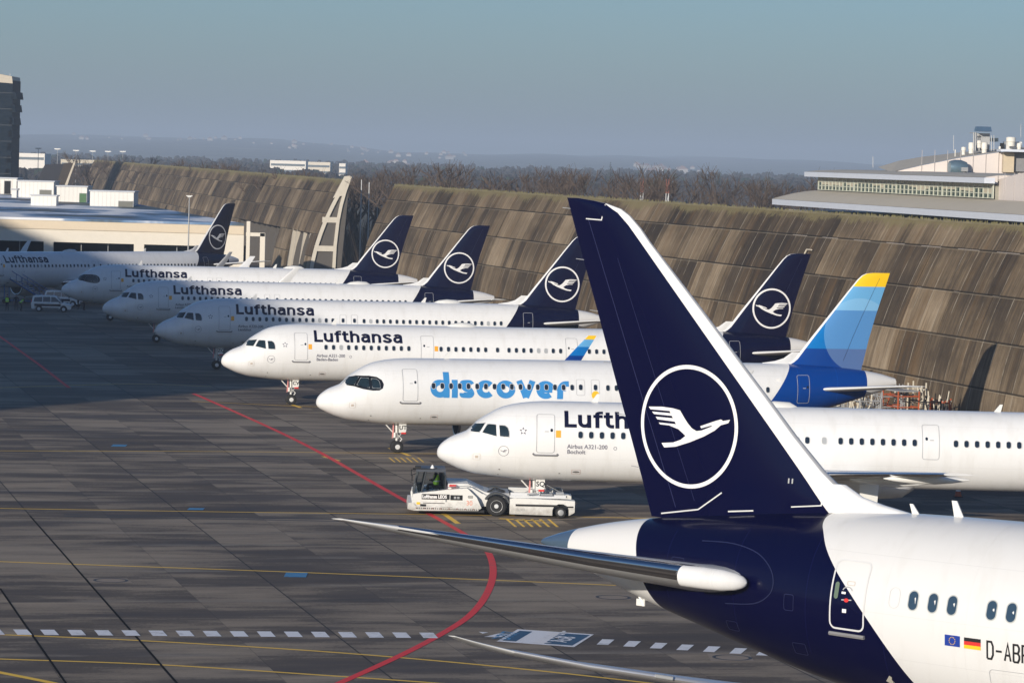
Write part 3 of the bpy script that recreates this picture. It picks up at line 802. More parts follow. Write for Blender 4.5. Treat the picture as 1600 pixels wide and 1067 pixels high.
    decal_fus(F, 'vent', [(ov_, [tuple(range(14))])], g_, root, -1, 2.35, 7.15)
    fr = rrect(.46, .34, .03, 1); decal_fus(F, 'vent_outline', [ringband(fr, rrect(.43, .31, .02, 1))], mat('faint red outline', (.5, .3, .26), .5), root, -1, 2.35, 7.15)
    fr = rrect(.38, .36, .03, 1); decal_fus(F, 'static_plate', [ringband(fr, rrect(.35, .33, .02, 1)), ([(p[0] * .45, p[1] * .45) for p in rrect(.35, .33, .02, 1)], [tuple(range(len(rrect(.35, .33, .02, 1))))])], mat('faint tan ink', (.55, .48, .42), .5), root, -1, 3.02, 2.0)
    for (x, z) in ((3.2, 2.38), (3.15, 2.08), (6.3, 2.25), (2.55, 2.02)):
        c = [(.05 * math.cos(a), .04 * math.sin(a)) for a in np.linspace(0, 2 * PI, 9)[:-1]]; decal_fus(F, 'probe', [(c, [tuple(range(8))])], g_, root, -1, z, x)
    # antennas and beacon
    for ax_, hh in ((7.9, .42), (L - 15.5, .38)):
        b = MB(); b.prism([(ax_, 5.84), (ax_ + .38, 5.84), (ax_ + .48, 5.88 + hh), (ax_ + .34, 5.88 + hh)], -.03, .03); b.build('antenna', m_wpaint, root)
    b = MB(); b.lathe([(-1.1, .02), (-.7, .20), (0, .30), (.8, .26), (1.2, .03)], (L - 13.3 if not big else 17.5, 0, 5.86), 'X', 14); b.build('radome', m_wpaint, root, auto=60)
    return root
def discover_shk():
    t = NT('banded winglet paint'); x, y, z = t.xyz(t.obj())
    c = t.ramp(t.mapr(z, 4, 7), [(0, (.0, .035, .22)), (.38, (.0, .15, .48)), (.58, (.12, .38, .68)), (.75, (.9, .55, .01))], True)
    t.base(c); t.set(Roughness=.3); return t.m

NB_ = None
NB = [
 ('airliner', 'white navy-tailed airliner at far left, turned away from the row, nose out of frame', None, 48.0, 44.51, 1.015, '', 'lh', True, 'A321X', 'shark', ('', '')),
 ('airliner', 'white navy-tailed airliner with black-masked cockpit windows, nose beside the two white vans', (171, 501), 11.5, 37.57, 1.02, '', 'lh', True, 'A320', 'shark', ('Airbus A320neo', '')),
 ('airliner', 'white navy-tailed airliner in shade, its nose directly right of the black-masked one', (243, 535), 12.5, 37.57, 1.01, '', 'lh', False, 'A320', 'fence', ('Airbus A320-200', 'Landshut')),
 ('airliner', 'white navy-tailed airliner half in shade, directly behind the one marked CW', (337, 577), 11.0, 37.57, 1.02, 'ZQ', 'lh', False, 'A320', 'fence', ('Airbus A320-200', 'Landshut')),
 ('airliner', 'white navy-tailed airliner with CW on its nose gear door, behind the blue-lettered one', (453, 632), 12.0, 44.51, 1.01, 'CW', 'lh', False, 'A321', 'fence', ('Airbus A321-200', 'Baden-Baden')),
 ('airliner', 'white airliner with large sky blue discover lettering and blue tail with yellow top', (618, 707), 13.5, 37.57, 1.0, 'UT', 'discover', True, 'A320d', 'shark', ('', '')),
 ('airliner', 'white airliner marked SQ on its nose gear, held by the low white tow tractor', (832.5, 802), 3.0, 44.51, 1.0, 'SQ', 'lh', False, 'A321', 'none', ('Airbus A321-200', 'Bocholt')),
]
PL = []
for i, (nm, lb, g, th, L, sc_, code, br, neo, ex, tp, sub) in enumerate(NB):
    th = R(th)
    if g is None:
        te = Vector((-35.3, 430.0)); n0 = te - 43.95 * Vector((math.cos(th), math.sin(th))); g0 = n0 + 5.07 * Vector((math.cos(th), math.sin(th)))
    else:
        p = G(*g); g0 = Vector((p.x, p.y))
    PL.append(airliner(nm, lb, g0, th, L, sc_, code, br, neo, ex, tp, sub))

# ---------------------------------------------------------------- wide-body in the foreground
def widebody():
    L = 62.8; th = R(142)
    root = thing('airliner', 'huge foreground airliner, only its navy crane-marked tail and white rear body in view', 'airliner', (50.707, 64.570, 0), th)
    zc0 = 5.93
    rows = [(0, 5.0, 5.0, 0), (.05, 5.4, 4.65, .4), (.3, 5.9, 4.2, .95), (1, 6.6, 3.75, 1.6), (2, 7.4, 3.4, 2.1), (3.5, 8.2, 3.15, 2.5), (5.5, 8.7, 3.0, 2.78), (8, 8.88, 2.96, 2.88), (11, 8.9, 2.96, 2.885), (40, 8.9, 2.96, 2.885), (43, 8.9, 3.0, 2.87),
            (46, 8.9, 3.14, 2.80), (48, 8.88, 3.30, 2.71), (50.5, 8.82, 3.62, 2.52), (52.8, 8.66, 4.02, 2.25), (54.7, 8.48, 4.46, 1.98), (56.5, 8.26, 4.92, 1.66), (58.6, 8.0, 5.45, 1.28), (60.3, 7.72, 5.95, .92), (61.6, 7.42, 6.40, .62), (62.3, 7.22, 6.66, .44), (62.8, 7.04, 6.82, .30)]
    F = Fus(rows, L)
    lm = livery('widebody rear livery', L, 0, 0, 58.87 - .355 * 7.79, NAVY, metal_from=61.55, cone_slope=.355, curve=[(2.0, 46.7), (4.5, 48.54), (5.7, 49.46), (6.58, 50.29), (7.38, 51.18), (7.84, 51.69), (8.22, 52.08), (8.47, 52.38), (8.65, 52.5), (9.3, 52.4)])
    link('fuselage', F.mesh('fuselage', [lm, m_dark], N=112, dx=.3), root)
    FZ = [(8.0, 52.3, 58.98), (8.72, 51.35, 59.23), (8.9, 51.26, 59.3), (9.08, 51.9, 59.36), (9.44, 52.55, 59.5), (9.77, 52.99, 59.62), (11.75, 55.02, 60.37), (14.07, 57.33, 61.23), (15.3, 58.58, 61.70), (15.98, 59.28, 61.95), (16.4, 59.66, 62.11), (16.76, 60.07, 62.24), (16.94, 60.38, 62.31), (17.08, 60.9, 62.36), (17.16, 61.4, 62.39), (17.22, 62.0, 62.42)]
    le_ = pchip([f[0] for f in FZ], [f[1] for f in FZ]); te_ = pchip([f[0] for f in FZ], [f[2] for f in FZ])
    t = NT('widebody fin paint'); x, y, z = t.xyz(t.obj())
    # white sweep along the leading edge, navy behind it
    fc = t.n('ShaderNodeFloatCurve'); cv = fc.mapping.curves[0]
    P = [(8.0, 52.0), (8.74, 52.74), (16.1, 59.7), (16.48, 60.06), (16.83, 60.47), (17.09, 60.99), (17.3, 61.2)]
    while len(cv.points) < len(P): cv.points.new(.5, .5)
    for i, p in enumerate(P):
        cv.points[i].location = ((p[0] - 8) / 9.3, (p[1] - 52) / 9.2); cv.points[i].handle_type = 'VECTOR'
    fc.mapping.update(); t.l(t.mapr(z, 8.0, 17.3), fc.inputs['Value'])
    bx = t.math('ADD', t.math('MULTIPLY', fc.outputs[0], 9.2), 52.0)
    c = t.mix(t.math('GREATER_THAN', x, bx), (.80, .80, .79), NAVY)
    t.base(c); t.set(Roughness=.22, Coat_Weight=.1, Coat_Roughness=.04); t.b.inputs['Specular IOR Level'].default_value = .22
    zs = sorted(set([f[0] for f in FZ] + [12.5, 13.3, 10.7]))
    b = MB(); foil(b, [(le_(z), 0, z, te_(z) - le_(z), min((te_(z) - le_(z)) * .092, .66)) for z in zs], up=True, le_mi=1, le_frac=.017)
    fin = b.build('vertical_fin', [t.m, mat('brushed leading edge', (.66, .66, .66), .35, .55, var=.1)], root, auto=60)
    # broad dorsal fillet
    b = MB(); foil(b, [(49.2, 0, 8.55, 6.0, .62), (50.2, 0, 8.84, 4.4, .5), (51.0, 0, 8.98, 3.0, .40), (51.7, 0, 9.14, 2.0, .32), (52.3, 0, 9.45, 1.2, .22)], up=True)
    b.build('dorsal_fillet', m_white, root, auto=60)
    def fy(x, z):
        le, te = le_(z), te_(z); c = te - le; f = min(max((x - le) / c, 0), 1)
        for a, b_ in zip(CS, CS[1:]):
            if a <= f <= b_: h = airt(a) + (airt(b_) - airt(a)) * (f - a) / (b_ - a); break
        return h * min(c * .092, .66)
    b = MB(); cx, cz, r = 57.62, 10.73, 1.79; N = 96
    o = [(r * math.cos(2 * PI * i / N), r * math.sin(2 * PI * i / N)) for i in range(N)]; i_ = [(p[0] * .935, p[1] * .935) for p in o]
    for side in (-1, 1):
        vs, fs = ringband(o, i_); b.add([(cx + p[0], side * (fy(cx + p[0], cz + p[1]) + .012), cz + p[1]) for p in vs], fs)
        vs, fs = subdiv2(CRANE, .25); b.add([(cx - p[0] * r, side * (fy(cx - p[0] * r, cz + p[1] * r) + .012), cz + p[1] * r) for p in vs], fs)
    b.build('crane_emblem', m_wplain, fin, fix=False)
    # seams, rub strips and rudder hinge line
    def onfin(pts, w, name, m):
        d = []
        for a, b_ in zip(pts, pts[1:]): d += lin(a, b_, max(1, int(math.hypot(b_[0] - a[0], b_[1] - a[1]) / .3)))[:-1]
        d.append(pts[-1]); vs, fs = stroke(d, w); q = MB()
        q.add([(p[0], fy(p[0], p[1]) + .010, p[1]) for p in vs], fs); q.build(name, m, fin, fix=False)
    seam = mat('fin seam', (.03, .035, .10), .4); 
    onfin([(58.05, 8.35), (61.55, 16.6)], .018, 'rudder_seam', seam)
    onfin([(57.35, 8.6), (60.4, 15.5)], .010, 'panel_seam', seam)
    onfin([(61.65, 16.62), (61.05, 16.60), (60.95, 17.06)], .035, 'rub_strip', m_lgrey)
    onfin([(58.6, 8.12), (57.2, 8.36), (56.35, 8.92)], .04, 'rub_strip', m_lgrey)
    onfin([(56.1, 8.40), (55.2, 8.50)], .04, 'rub_strip', m_lgrey)
    onfin([(53.9, 8.72), (52.9, 8.84), (52.85, 9.55)], .035, 'rub_strip', m_lgrey)
    for k, (x, z) in enumerate([(53.9, 9.45), (54.02, 9.45)]):
        onfin([(x, z - .07), (x, z + .07)], .045, 'placard', m_outline)
    onfin([(54.75, 12.25), (54.60, 12.25)], .08, 'placard', m_lgrey)
    for z in np.linspace(9.4, 16.9, 6):
        q = MB(); te = te_(z); q.tube((te - .02, 0, z), (te + .28, 0, z + .02), .012, n=5); q.build('static_wick', m_grey, fin)
    # tail planes
    mtop = mat('tailplane grey', (.58, .59, .60), .35, var=.06)
    for sy in (1, -1):
        b = MB(); foil(b, [(53.95, sy * 1.3, 6.60, 5.6, .86), (54.35, sy * 2.1, 6.72, 5.2, .76), (57.1, sy * 5.3, 7.30, 3.75, .52), (59.9, sy * 8.0, 7.86, 2.35, .28), (61.6, sy * 9.45, 8.16, 1.25, .10), (62.35, sy * 9.85, 8.25, .5, .04)])
        LEX = [2.1, 5.3, 8.0, 9.45, 9.85]; LEV = [54.35, 57.1, 59.9, 61.6, 62.35]
        b.v = [(p_[0], p_[1], p_[2] - .028 * max(0, p_[0] - float(np.interp(abs(p_[1]), LEX, LEV)))) for p_ in b.v]
        tp = b.build('tailplane', [mtop], root, auto=60)
        q = MB()
        for k in range(5):
            yy = 9.6 - k * .55; xx = float(np.interp(yy, [8.0, 9.45, 9.85], [62.25, 62.85, 62.86])); q.tube((xx - .05, sy * yy, 7.0 + yy * .125 - .15), (xx + .25, sy * yy, 7.0 + yy * .125 - .16), .010, n=5)
        # reflective leading edge sleeve
        q = MB()
        def sleeve(sections):
            rr = []
            for (x, y, z, c, tt) in sections:
                n = 7; pts = []
                fr = [.07, .035, .012, 0, .012, .035, .07]; sg = [1, 1, 1, 0, -1, -1, -1]
                for f, s_ in zip(fr, sg): pts.append((x + f * c - .012, y, z + s_ * (airt(f) * tt + .010)))
                rr.append(pts)
            off = len(q.v)
            for pts in rr: q.v.extend(pts)
            for k in range(len(rr) - 1):
                for i in range(6): q.f.append((off + k * 7 + i, off + k * 7 + i + 1, off + (k + 1) * 7 + i + 1, off + (k + 1) * 7 + i)); q.m.append(0)
        sleeve([(54.95, sy * 2.8, 6.85, 4.87, .71), (57.1, sy * 5.3, 7.30, 3.75, .52), (59.9, sy * 8.0, 7.86, 2.35, .28), (61.1, sy * 9.0, 8.07, 1.62, .17)])
        q.build('leading_edge', m_chrome, tp, auto=60)
        # white root cap
        q = MB(); q.lathe([(.0, .0), (.03, .10), (.10, .18), (.25, .26), (.55, .325), (1.0, .34), (1.5, .32), (1.52, .1)], (54.0, sy * 2.4, 6.72), 'X', 24)
        for i, p in enumerate(q.v):
            k = (p[0] - 54.0); q.v[i] = (p[0], p[1] + sy * (k * .62 - .1), 6.70 + (p[2] - 6.72) * .92 + k * .09)
        q.build('root_cap', m_white, tp, auto=60)
    # wings
    for sy in (1, -1):
        b = MB(); S = [(19.5, 2.4, 4.3, 12.5, 1.5), (24.5, 9.0, 5.2, 8.0, .9), (33.2, 20.0, 6.9, 4.4, .42), (36.1, 23.2, 7.55, 3.5, .30), (38.7, 26.2, 8.08, 2.6, .2), (40.4, 27.9, 8.42, 1.9, .14), (41.5, 28.9, 8.68, 1.1, .09), (42.0, 29.4, 8.85, .55, .05), (42.3, 29.72, 8.97, .22, .02)]
        foil(b, [(x, sy * y, z, c, t_) for x, y, z, c, t_ in S]); wg = b.build('wing', [mtop], root, auto=60)
        q = MB(); rr = []
        for (x, y, z, c, tt) in S[:-2]:
            fr = [.09, .045, .014, 0, .014, .045, .09]; sg = [1, 1, 1, 0, -1, -1, -1]
            rr.append([(x + f * c - .012, sy * y, z + s_ * (airt(f) * tt + .010)) for f, s_ in zip(fr, sg)])
        for pts in rr: q.v.extend(pts)
        for k in range(len(rr) - 1):
            for i in range(6): q.f.append((k * 7 + i, k * 7 + i + 1, (k + 1) * 7 + i + 1, (k + 1) * 7 + i)); q.m.append(0)
        q.build('leading_edge', mat('satin slat metal', (.78, .78, .79), .38, .75, var=.05), wg, auto=60)
        q = MB(); q.tube((39.2, sy * 26.75, 8.20), (39.45, sy * 26.98, 8.25), .045, n=10); q.build('navigation_light', m_grey, wg, auto=60)
        e = MB(); e.lathe([(.4, 1.3), (.02, 1.5), (0, 1.6), (.2, 1.75), (1.4, 1.9), (3.4, 1.8), (4.6, 1.5), (4.6, 1.3)], (17.5, sy * 9.8, 3.2), 'X', 36, 0, mis=[2, 1, 1, 0, 0, 0, 2]); e.lathe([(4.4, 1.0), (6, .6), (6.8, .1)], (17.5, sy * 9.8, 3.2), 'X', 24, 1)
        e.prism([(19, 4.9), (24, 5.6), (28, 5.1), (24.5, 4.3)], sy * 9.8 - .25, sy * 9.8 + .25, 0)
        e.build('engine', [m_white, m_metal, m_dark], root, auto=45)
    main_gear(root, 31.5, 4.9, 4.5, .68, .26)
    main_gear(root, 30.0, 4.9, 4.5, .68, .26)
    g = MB(); g.tube((5.6, 0, 3.6), (5.6, 0, .6), .14, n=12); g.tube((5.6, -.4, .5), (5.6, .4, .5), .1, n=8); ng = g.build('nose_gear', m_lgrey, root, auto=40)
    for sy in (-1, 1):
        w = MB(); w.lathe([(-.18, .28), (-.17, .45), (-.1, .5), (.1, .5), (.17, .45), (.18, .28)], (5.6, sy * .35, .5), 'Y', 22); w.build('wheel', m_black, ng, auto=35)
    # door four with its thick light surround
    xm, zb, zt = 50.55, 5.76, 7.64
    zc, h, w_ = F.sec(xm); a1 = math.asin((zt - zc) / h); a0 = math.asin((zb - zc) / h); H = (a1 - a0) * (h + w_) / 2; z0 = zc + h * math.sin((a0 + a1) / 2)
    o = rrect(1.20, H, .2); ii = rrect(1.10, H - .10, .15)
    d = decal_fus(F, 'door', [ringband(o, ii)], m_lgrey, root, 1, z0, xm, off=.016)
    dw = rrect(.14, .46, .069, 4, 0); decal_fus(F, 'door_window', [(dw, [tuple(range(len(dw)))])], mat('pale green glass', (.13, .18, .13), .1, var=0), d, 1, z0 + .08, xm + .40, off=.018)
    decal_fus(F, 'door_handle', [stroke(arc(0, .0, .17, .14, 20, 160, 6), .03), stroke([(-.17, -.20), (.17, -.22)], .03)], m_outline, d, 1, z0 + .06, xm + .03, off=.018)
    oc = [(.08 * math.cos(a), .055 * math.sin(a) - .22) for a in np.linspace(0, 2 * PI, 13)[:-1]]; decal_fus(F, 'handle_mark', [(oc, [tuple(range(12))])], m_red, d, 1, z0 + .06, xm + .03, off=.024)
    decal_fus(F, 'placard', [([(-.07, -.05), (.07, -.05), (.07, .05), (-.07, .05)], [(0, 1, 2, 3)])], m_wplain, d, 1, z0 - .45, xm + .08, off=.018)
    decal_fus(F, 'placard', [([(-.07, -.03), (.07, -.03), (.07, .03), (-.07, .03)], [(0, 1, 2, 3)])], m_wplain, d, 1, z0 + .03, xm + .15, off=.018)
    decal_fus(F, 'placard', [ringband(rrect(.26, .12, .02, 1), rrect(.23, .09, .015, 1))], mat('faint tan ink', (.55, .48, .42), .5), d, 1, z0 + .30, xm - .05, off=.018)
    sl = MB(); pts = [F.at(xm + q * .60, zb - .13, 1, .03) for q in (-1, -.5, 0, .5, 1)]; sl.path(pts, .06); sl.build('door_sill', mat('sill metal', (.22, .22, .23), .5), d)
    dr = [(.3, .0), (.05, .28), (-.05, .22), (.0, .1), (-.12, -.1), (-.22, -.32), (-.02, -.3), (.12, -.1)]
    decal_fus(F, 'pressure_valve', [subdiv2([[(p[0] * .75, p[1] * .8) for p in dr]], .3)], mat('valve metal', (.6, .58, .5), .4, .3), root, 1, 4.45, 49.3, off=.016)
    cut = catmull([(56.2, 7.62), (55.0, 7.66), (54.0, 7.50), (53.4, 7.15), (53.2, 6.75), (53.35, 6.40), (53.9, 6.12), (55.0, 6.0)], 5)
    decal_fus(F, 'tailplane_cutout', [stroke(cut, .028)], mat('cutout seal', (.016, .02, .06), .35), root, 1, byz=True, off=.012)
    for (x0_, z0_, w_2, h_2) in ((56.9, 6.9, .5, .4), (54.9, 5.35, .45, .35), (52.6, 6.3, .35, .45), (52.4, 5.0, .5, .4)):
        decal_fus(F, 'access_hatch', [ringband(rrect(w_2, h_2, .06), rrect(w_2 - .03, h_2 - .03, .05))], mat('hatch seam', (.02, .024, .07), .35), root, 1, z0_, x0_, off=.012)
    # windows: 0.61 m pitch, taller than on the small airliners
    wr = rrect(.34, .56, .165, 5, 0); wi = rrect(.285, .50, .14, 5, 0)
    vs, fs = ringband(wr, rrect(.325, .545, .158, 5, 0)); decal_fus(F, 'blank_window', [(vs, fs)], m_outline, root, 1, 6.81, 49.01, off=.010)
    xs = [48.40, 47.77, 47.16, 45.93, 45.33, 44.72, 44.11, 43.5, 42.89, 42.28, 41.67, 41.06]
    for x in xs:
        b = MB(); vs, fs = ringband(wr, wi); b.add([F.at(x + p[0], 6.80, 1, .012, p[1]) for p in vs], fs, 1)
        b.add([F.at(x + p[0], 6.80, 1, .008, p[1]) for p in wi], [tuple(range(len(wi)))], 0)
        b.build('window', [mat('tinted dimmable glass', (.03, .06, .10), .22, var=0, spec=.5), mat('window surround', (.42, .45, .45), .4)], root, fix=False)
    # flags and registration; reads towards the nose (-x)
    def lay(nm, shapes, m, x0, z0_, off=.014): return decal_fus(F, nm, shapes, m, root, 1, z0_, x0, flip=-1, off=off)
    eu = mat('flag blue', (.012, .045, .30), .4, var=0)
    fl = lay('european_flag', [([(0, 0), (.24, 0), (.48, 0), (.48, .29), (.24, .29), (0, .29)], [(0, 1, 4, 5), (1, 2, 3, 4)])], eu, 47.30, 5.73)
    st = []
    for q in range(12):
        a = q * PI / 6; c = (.24 + .095 * math.cos(a), .145 + .095 * math.sin(a)); st.append(([(c[0] + .015 * math.cos(k), c[1] + .015 * math.sin(k)) for k in np.linspace(0, 2 * PI, 6)[:-1]], [(0, 1, 2, 3, 4)]))
    decal_fus(F, 'flag_stars', st, m_yellow, fl, 1, 5.73, 47.30, flip=-1, off=.020, step=0)
    fb = lay('german_flag', [([(0, 0), (.26, 0), (.52, 0), (.52, .097), (.26, .097), (0, .097)], [(0, 1, 4, 5), (1, 2, 3, 4)])], m_yellow, 46.69, 5.72)
    decal_fus(F, 'flag_stripe', [([(0, .097), (.26, .097), (.52, .097), (.52, .194), (.26, .194), (0, .194)], [(0, 1, 4, 5), (1, 2, 3, 4)])], m_red, fb, 1, 5.72, 46.69, flip=-1)
    decal_fus(F, 'flag_stripe', [([(0, .194), (.26, .194), (.52, .194), (.52, .29), (.26, .29), (0, .29)], [(0, 1, 4, 5), (1, 2, 3, 4)])], m_dark, fb, 1, 5.72, 46.69, flip=-1)
    # registration in square-cut strokes
    def reg(txt, x0, z0_, hgt, wd, sw):
        S = {'D': [[(0, 0), (.7, 0), (1, .25), (1, .75), (.7, 1), (0, 1), (0, 0)]], '-': [[(0, .5), (1, .5)]], 'A': [[(0, 0), (.5, 1), (1, 0)], [(.2, .33), (.8, .33)]],
             'B': [[(0, 0), (.75, 0), (1, .2), (1, .38), (.75, .52), (0, .52)], [(.75, .52), (.95, .68), (.95, .85), (.7, 1), (0, 1), (0, 0)]], 'P': [[(0, 0), (0, 1), (.75, 1), (1, .82), (1, .62), (.75, .46), (0, .46)]], 'F': [[(0, 0), (0, 1), (1, 1)], [(0, .5), (.8, .5)]]}
        out = []; x = 0
        for ch in txt:
            for st_ in S[ch]: out.append(stroke([(x + p[0] * wd, p[1] * hgt) for p in st_], sw))
            x += wd * 1.5
        return lay('registration', out, m_dark, x0, z0_)
    reg('D-ABPF', 45.97, 5.53, .45, .18, .056)
    pn = rrect(1.9, 1.5, .12); lay('cargo_hatch', [ringband([(p[0] + .9, p[1]) for p in pn], [(p[0] + .9, p[1]) for p in rrect(1.87, 1.47, .11)])], m_outline, 45.9, 4.55)
    for (x, z, hh, ww) in ((49.85, 8.80, .30, .24), (48.45, 8.84, .46, .30)):
        q = MB(); q.prism([(x, z), (x + ww, z), (x + ww + .10, z + hh), (x + .24, z + hh)], -.02, .02); q.build('antenna', m_wpaint, root)
    q = MB(); q.tube((59.3, .1, 5.7), (59.1, .1, 5.35), .05, .03, n=8); q.box((59.2, .1, 5.45), (.3, .04, .2)); q.build('drain_mast', m_wpaint, root)
    return root
WB = widebody()
# ---------------------------------------------------------------- ground, apron and painted markings
def ground_mat():
    t = NT('rough winter ground'); o = t.obj()
    f = t.noise(o, .02, 6); f2 = t.noise(o, .5, 5)
    c = t.ramp(t.math('ADD', t.math('MULTIPLY', f, .7), t.math('MULTIPLY', f2, .3)), [(.35, (.035, .032, .022)), (.5, (.065, .06, .035)), (.65, (.10, .085, .06))])
    t.base(c); t.set(Roughness=.95); return t.m
def sheet(name, pts, z, m, parent=None, kind='structure'):
    b = MB(); b.add([(p[0], p[1], z) for p in pts], [tuple(range(len(pts)))])
    o = b.build(name, m, parent, fix=False)
    if o.data.polygons[0].normal.z < 0: o.data.flip_normals()
    if kind and not parent: o['kind'] = kind
    return o
# a real opening for the ground sheet: the apron lies 5 cm above it
sheet('ground', [(-9000, -300), (9000, -300), (9000, 15500), (-9000, 15500)], -.30, ground_mat())
APM = concrete_apron()
sheet('apron', [(-160, -60), (75, -60), (75, 150), (44, 240), (-22, 520), (-60, 720), (-160, 1100)], 0, APM)
sheet('airfield_road', [(-400, 1150), (-100, 1150), (-130, 1500), (-420, 1500)], -.2, mat('far concrete', (.22, .21, .20), .8))

def worn(name, c, under=(.11, .105, .10), wear=.45, sc=1.2):
    t = NT(name); o = t.obj(); f = t.noise(o, sc, 7, .72); f2 = t.noise(o, .12, 3)
    k = t.mapr(t.math('ADD', f, t.math('MULTIPLY', t.math('SUBTRACT', f2, .5), .5)), .56, .70)
    t.base(t.mix(t.math('MULTIPLY', k, wear * 2), c, under)); t.set(Roughness=.7); return t.m
mk_yel = worn('worn yellow road paint', (.90, .56, .05), wear=.05)
mk_red = worn('worn red road paint', (.80, .03, .03), wear=.16)
mk_wht = worn('worn white road paint', (.78, .78, .80), wear=.2)
mk_blu = worn('worn blue road paint', (.02, .085, .17), wear=.25)
mk_sky = worn('worn light blue road paint', (.05, .22, .42), wear=.35)
def marking(name, px, width, z, m, smooth=True, label=None):
    P = [tuple(G(*p).xy) for p in px]
    if smooth and len(P) > 2: P = catmull(P, 8)
    else:
        Q = []
        for a, b_ in zip(P, P[1:]): Q += lin(a, b_, 6)[:-1]
        P = Q + [P[-1]]
    vs, fs = stroke(P, width); b = MB(); b.add([(p[0], p[1], z) for p in vs], fs)
    o = b.build(name, m, fix=False)
    if o.data.polygons[0].normal.z < 0: o.data.flip_normals()
    o['kind'] = 'structure'; return o
for px in ([(-60, 793), (320, 799), (640, 803), (900, 807), (1100, 812)], [(-60, 875), (0, 877), (500, 895), (960, 914), (1100, 921)], [(-60, 990), (0, 991), (215, 1000), (500, 1017), (760, 1039), (1010, 1066), (1300, 1102)],
           [(-60, 1027), (0, 1029), (250, 1038), (500, 1054), (700, 1068), (900, 1085)], [(-60, 704), (300, 705), (618, 708), (850, 711)], [(-40, 607), (200, 600), (330, 604)], [(300, 627), (453, 634), (620, 640)], [(620, 641), (700, 650)]):
    marking('yellow_line', px, .21, .004, mk_yel)
marking('yellow_line', [(-40, 1043), (0, 1050), (90, 1068), (160, 1085)], .33, .004, mk_yel)
for px in ([(690, 800), (716, 818)], [(609, 700), (640, 712)], [(450, 630), (470, 637)], [(505, 713), (530, 720)], [(780, 810), (850, 814)]):
    marking('yellow_tick', px, .30, .008, mk_yel, False)
for k in range(6):
    marking('yellow_tick', [(792 + k * 13, 811), (806 + k * 13, 823)], .14, .008, mk_yel, False)
    marking('yellow_tick', [(608 + k * 9, 715), (617 + k * 9, 722)], .10, .008, mk_yel, False)
marking('red_line', [(302, 615), (330, 627), (430, 672), (500, 707), (560, 741), (620, 775), (680, 808), (722, 832), (752, 850), (767, 872), (770, 900), (758, 932), (733, 962), (690, 990), (625, 1024), (530, 1067), (440, 1105)], .32, .012, mk_red)
marking('red_line', [(-30, 508), (0, 526), (60, 569), (108, 606)], .30, .012, mk_red, False)
def patch(name, px, z, m, parent=None):
    return sheet(name, [G(*p).xy for p in px], z, m, parent)
xs_ = [-22 + 42.3 * k for k in range(17)]
for k, x in enumerate(xs_):
    y = 983.2 + .0155 * max(0, x - 0) * .5
    patch('white_dash', [(x, y), (x + 22, y + .1), (x + 30, y + 8.6), (x + 7, y + 8.5)], .016, mk_wht)
for k in range(8):
    x = 941 + 41.5 * k; y = 998.5 + 2.75 * k
    patch('white_dash', [(x, y), (x + 19, y + .8), (x + 9, y + 9.3), (x - 9, y + 8.6)], .016, mk_wht)
patch('white_dash', [(782, 989), (797, 990), (780, 996), (756, 995)], .016, mk_wht); patch('white_dash', [(748, 987), (763, 988), (754, 990)], .016, mk_wht)
patch('painted_panel', [(809, 983), (928, 991), (897, 1011), (776, 1002)], .016, mk_wht)
patch('painted_panel', [(812, 985.5), (832, 986.8), (806, 1002.3), (785, 1000.8)], .020, mk_blu)
patch('painted_panel', [(875, 989.2), (922, 992.3), (894, 1008.7), (850, 1005.6)], .020, mk_blu)
def ground_text(txt, p0, p1, size, m, z=.024):
    a = G(*p0); d = (G(*p1) - a); d.z = 0; d.normalize(); n = Vector((-d.y, d.x, 0)); vs, fs = font_text(txt, size, .02)
    b = MB(); b.add([tuple(a + d * p[0] + n * p[1] + Vector((0, 0, z))) for p in vs], fs); o = b.build('painted_letters', m, fix=False); o['kind'] = 'structure'
ground_text('V1 D705-', (858, 1006), (888, 988), .95, mk_wht); ground_text('A58', (884, 1004), (908, 992), .95, mk_wht); ground_text('D707', (795, 1000), (815, 987), 1.0, mk_sky)
for x0, y0, w in ((443, 894.5, 38), (292, 793.5, 28), (173, 694.5, 26)):
    patch('painted_panel', [(x0 + 4, y0), (x0 + w, y0 + .4), (x0 + w - 3, y0 + (7.5 if y0 > 800 else 3.5)), (x0, y0 + (7 if y0 > 800 else 3.2))], .016, mk_sky)
pit = mat('pit surround concrete', (.27, .215, .165), .85, var=.2)
for x0, y0, w, h in ((135, 902.5, 72, 8), (925, 929, 62, 8), (1105, 1021, 74, 12)):
    patch('pit_surround', [(x0, y0), (x0 + w - 8, y0 + 1), (x0 + w, y0 + h), (x0 + 6, y0 + h - .5)], .008, pit)
    c = G(x0 + w / 2 + 2, y0 + h / 2); r = 1.0
    N = 32; vs, fs = ringband([(c.x + .75 * math.cos(2 * PI * i / N), c.y + .75 * math.sin(2 * PI * i / N)) for i in range(N)], [(c.x + .62 * math.cos(2 * PI * i / N), c.y + .62 * math.sin(2 * PI * i / N)) for i in range(N)])
    b = MB(); b.add([(p[0], p[1], .012) for p in vs], fs); o = b.build('pit_lid', mat('pit lid iron', (.02, .02, .02), .6), fix=False); o['kind'] = 'structure'
# repaired joints: tar bands and drainage channels across the apron
for px in ([(47, 806), (277, 1067)], [(0, 919), (110, 1077)]):
    marking('tar_joint', px, .09, .006, mat('joint tar', (.015, .014, .014), .95, spec=.05), False)
wet = mat('damp patch', (.07, .075, .085), .12, var=.2)

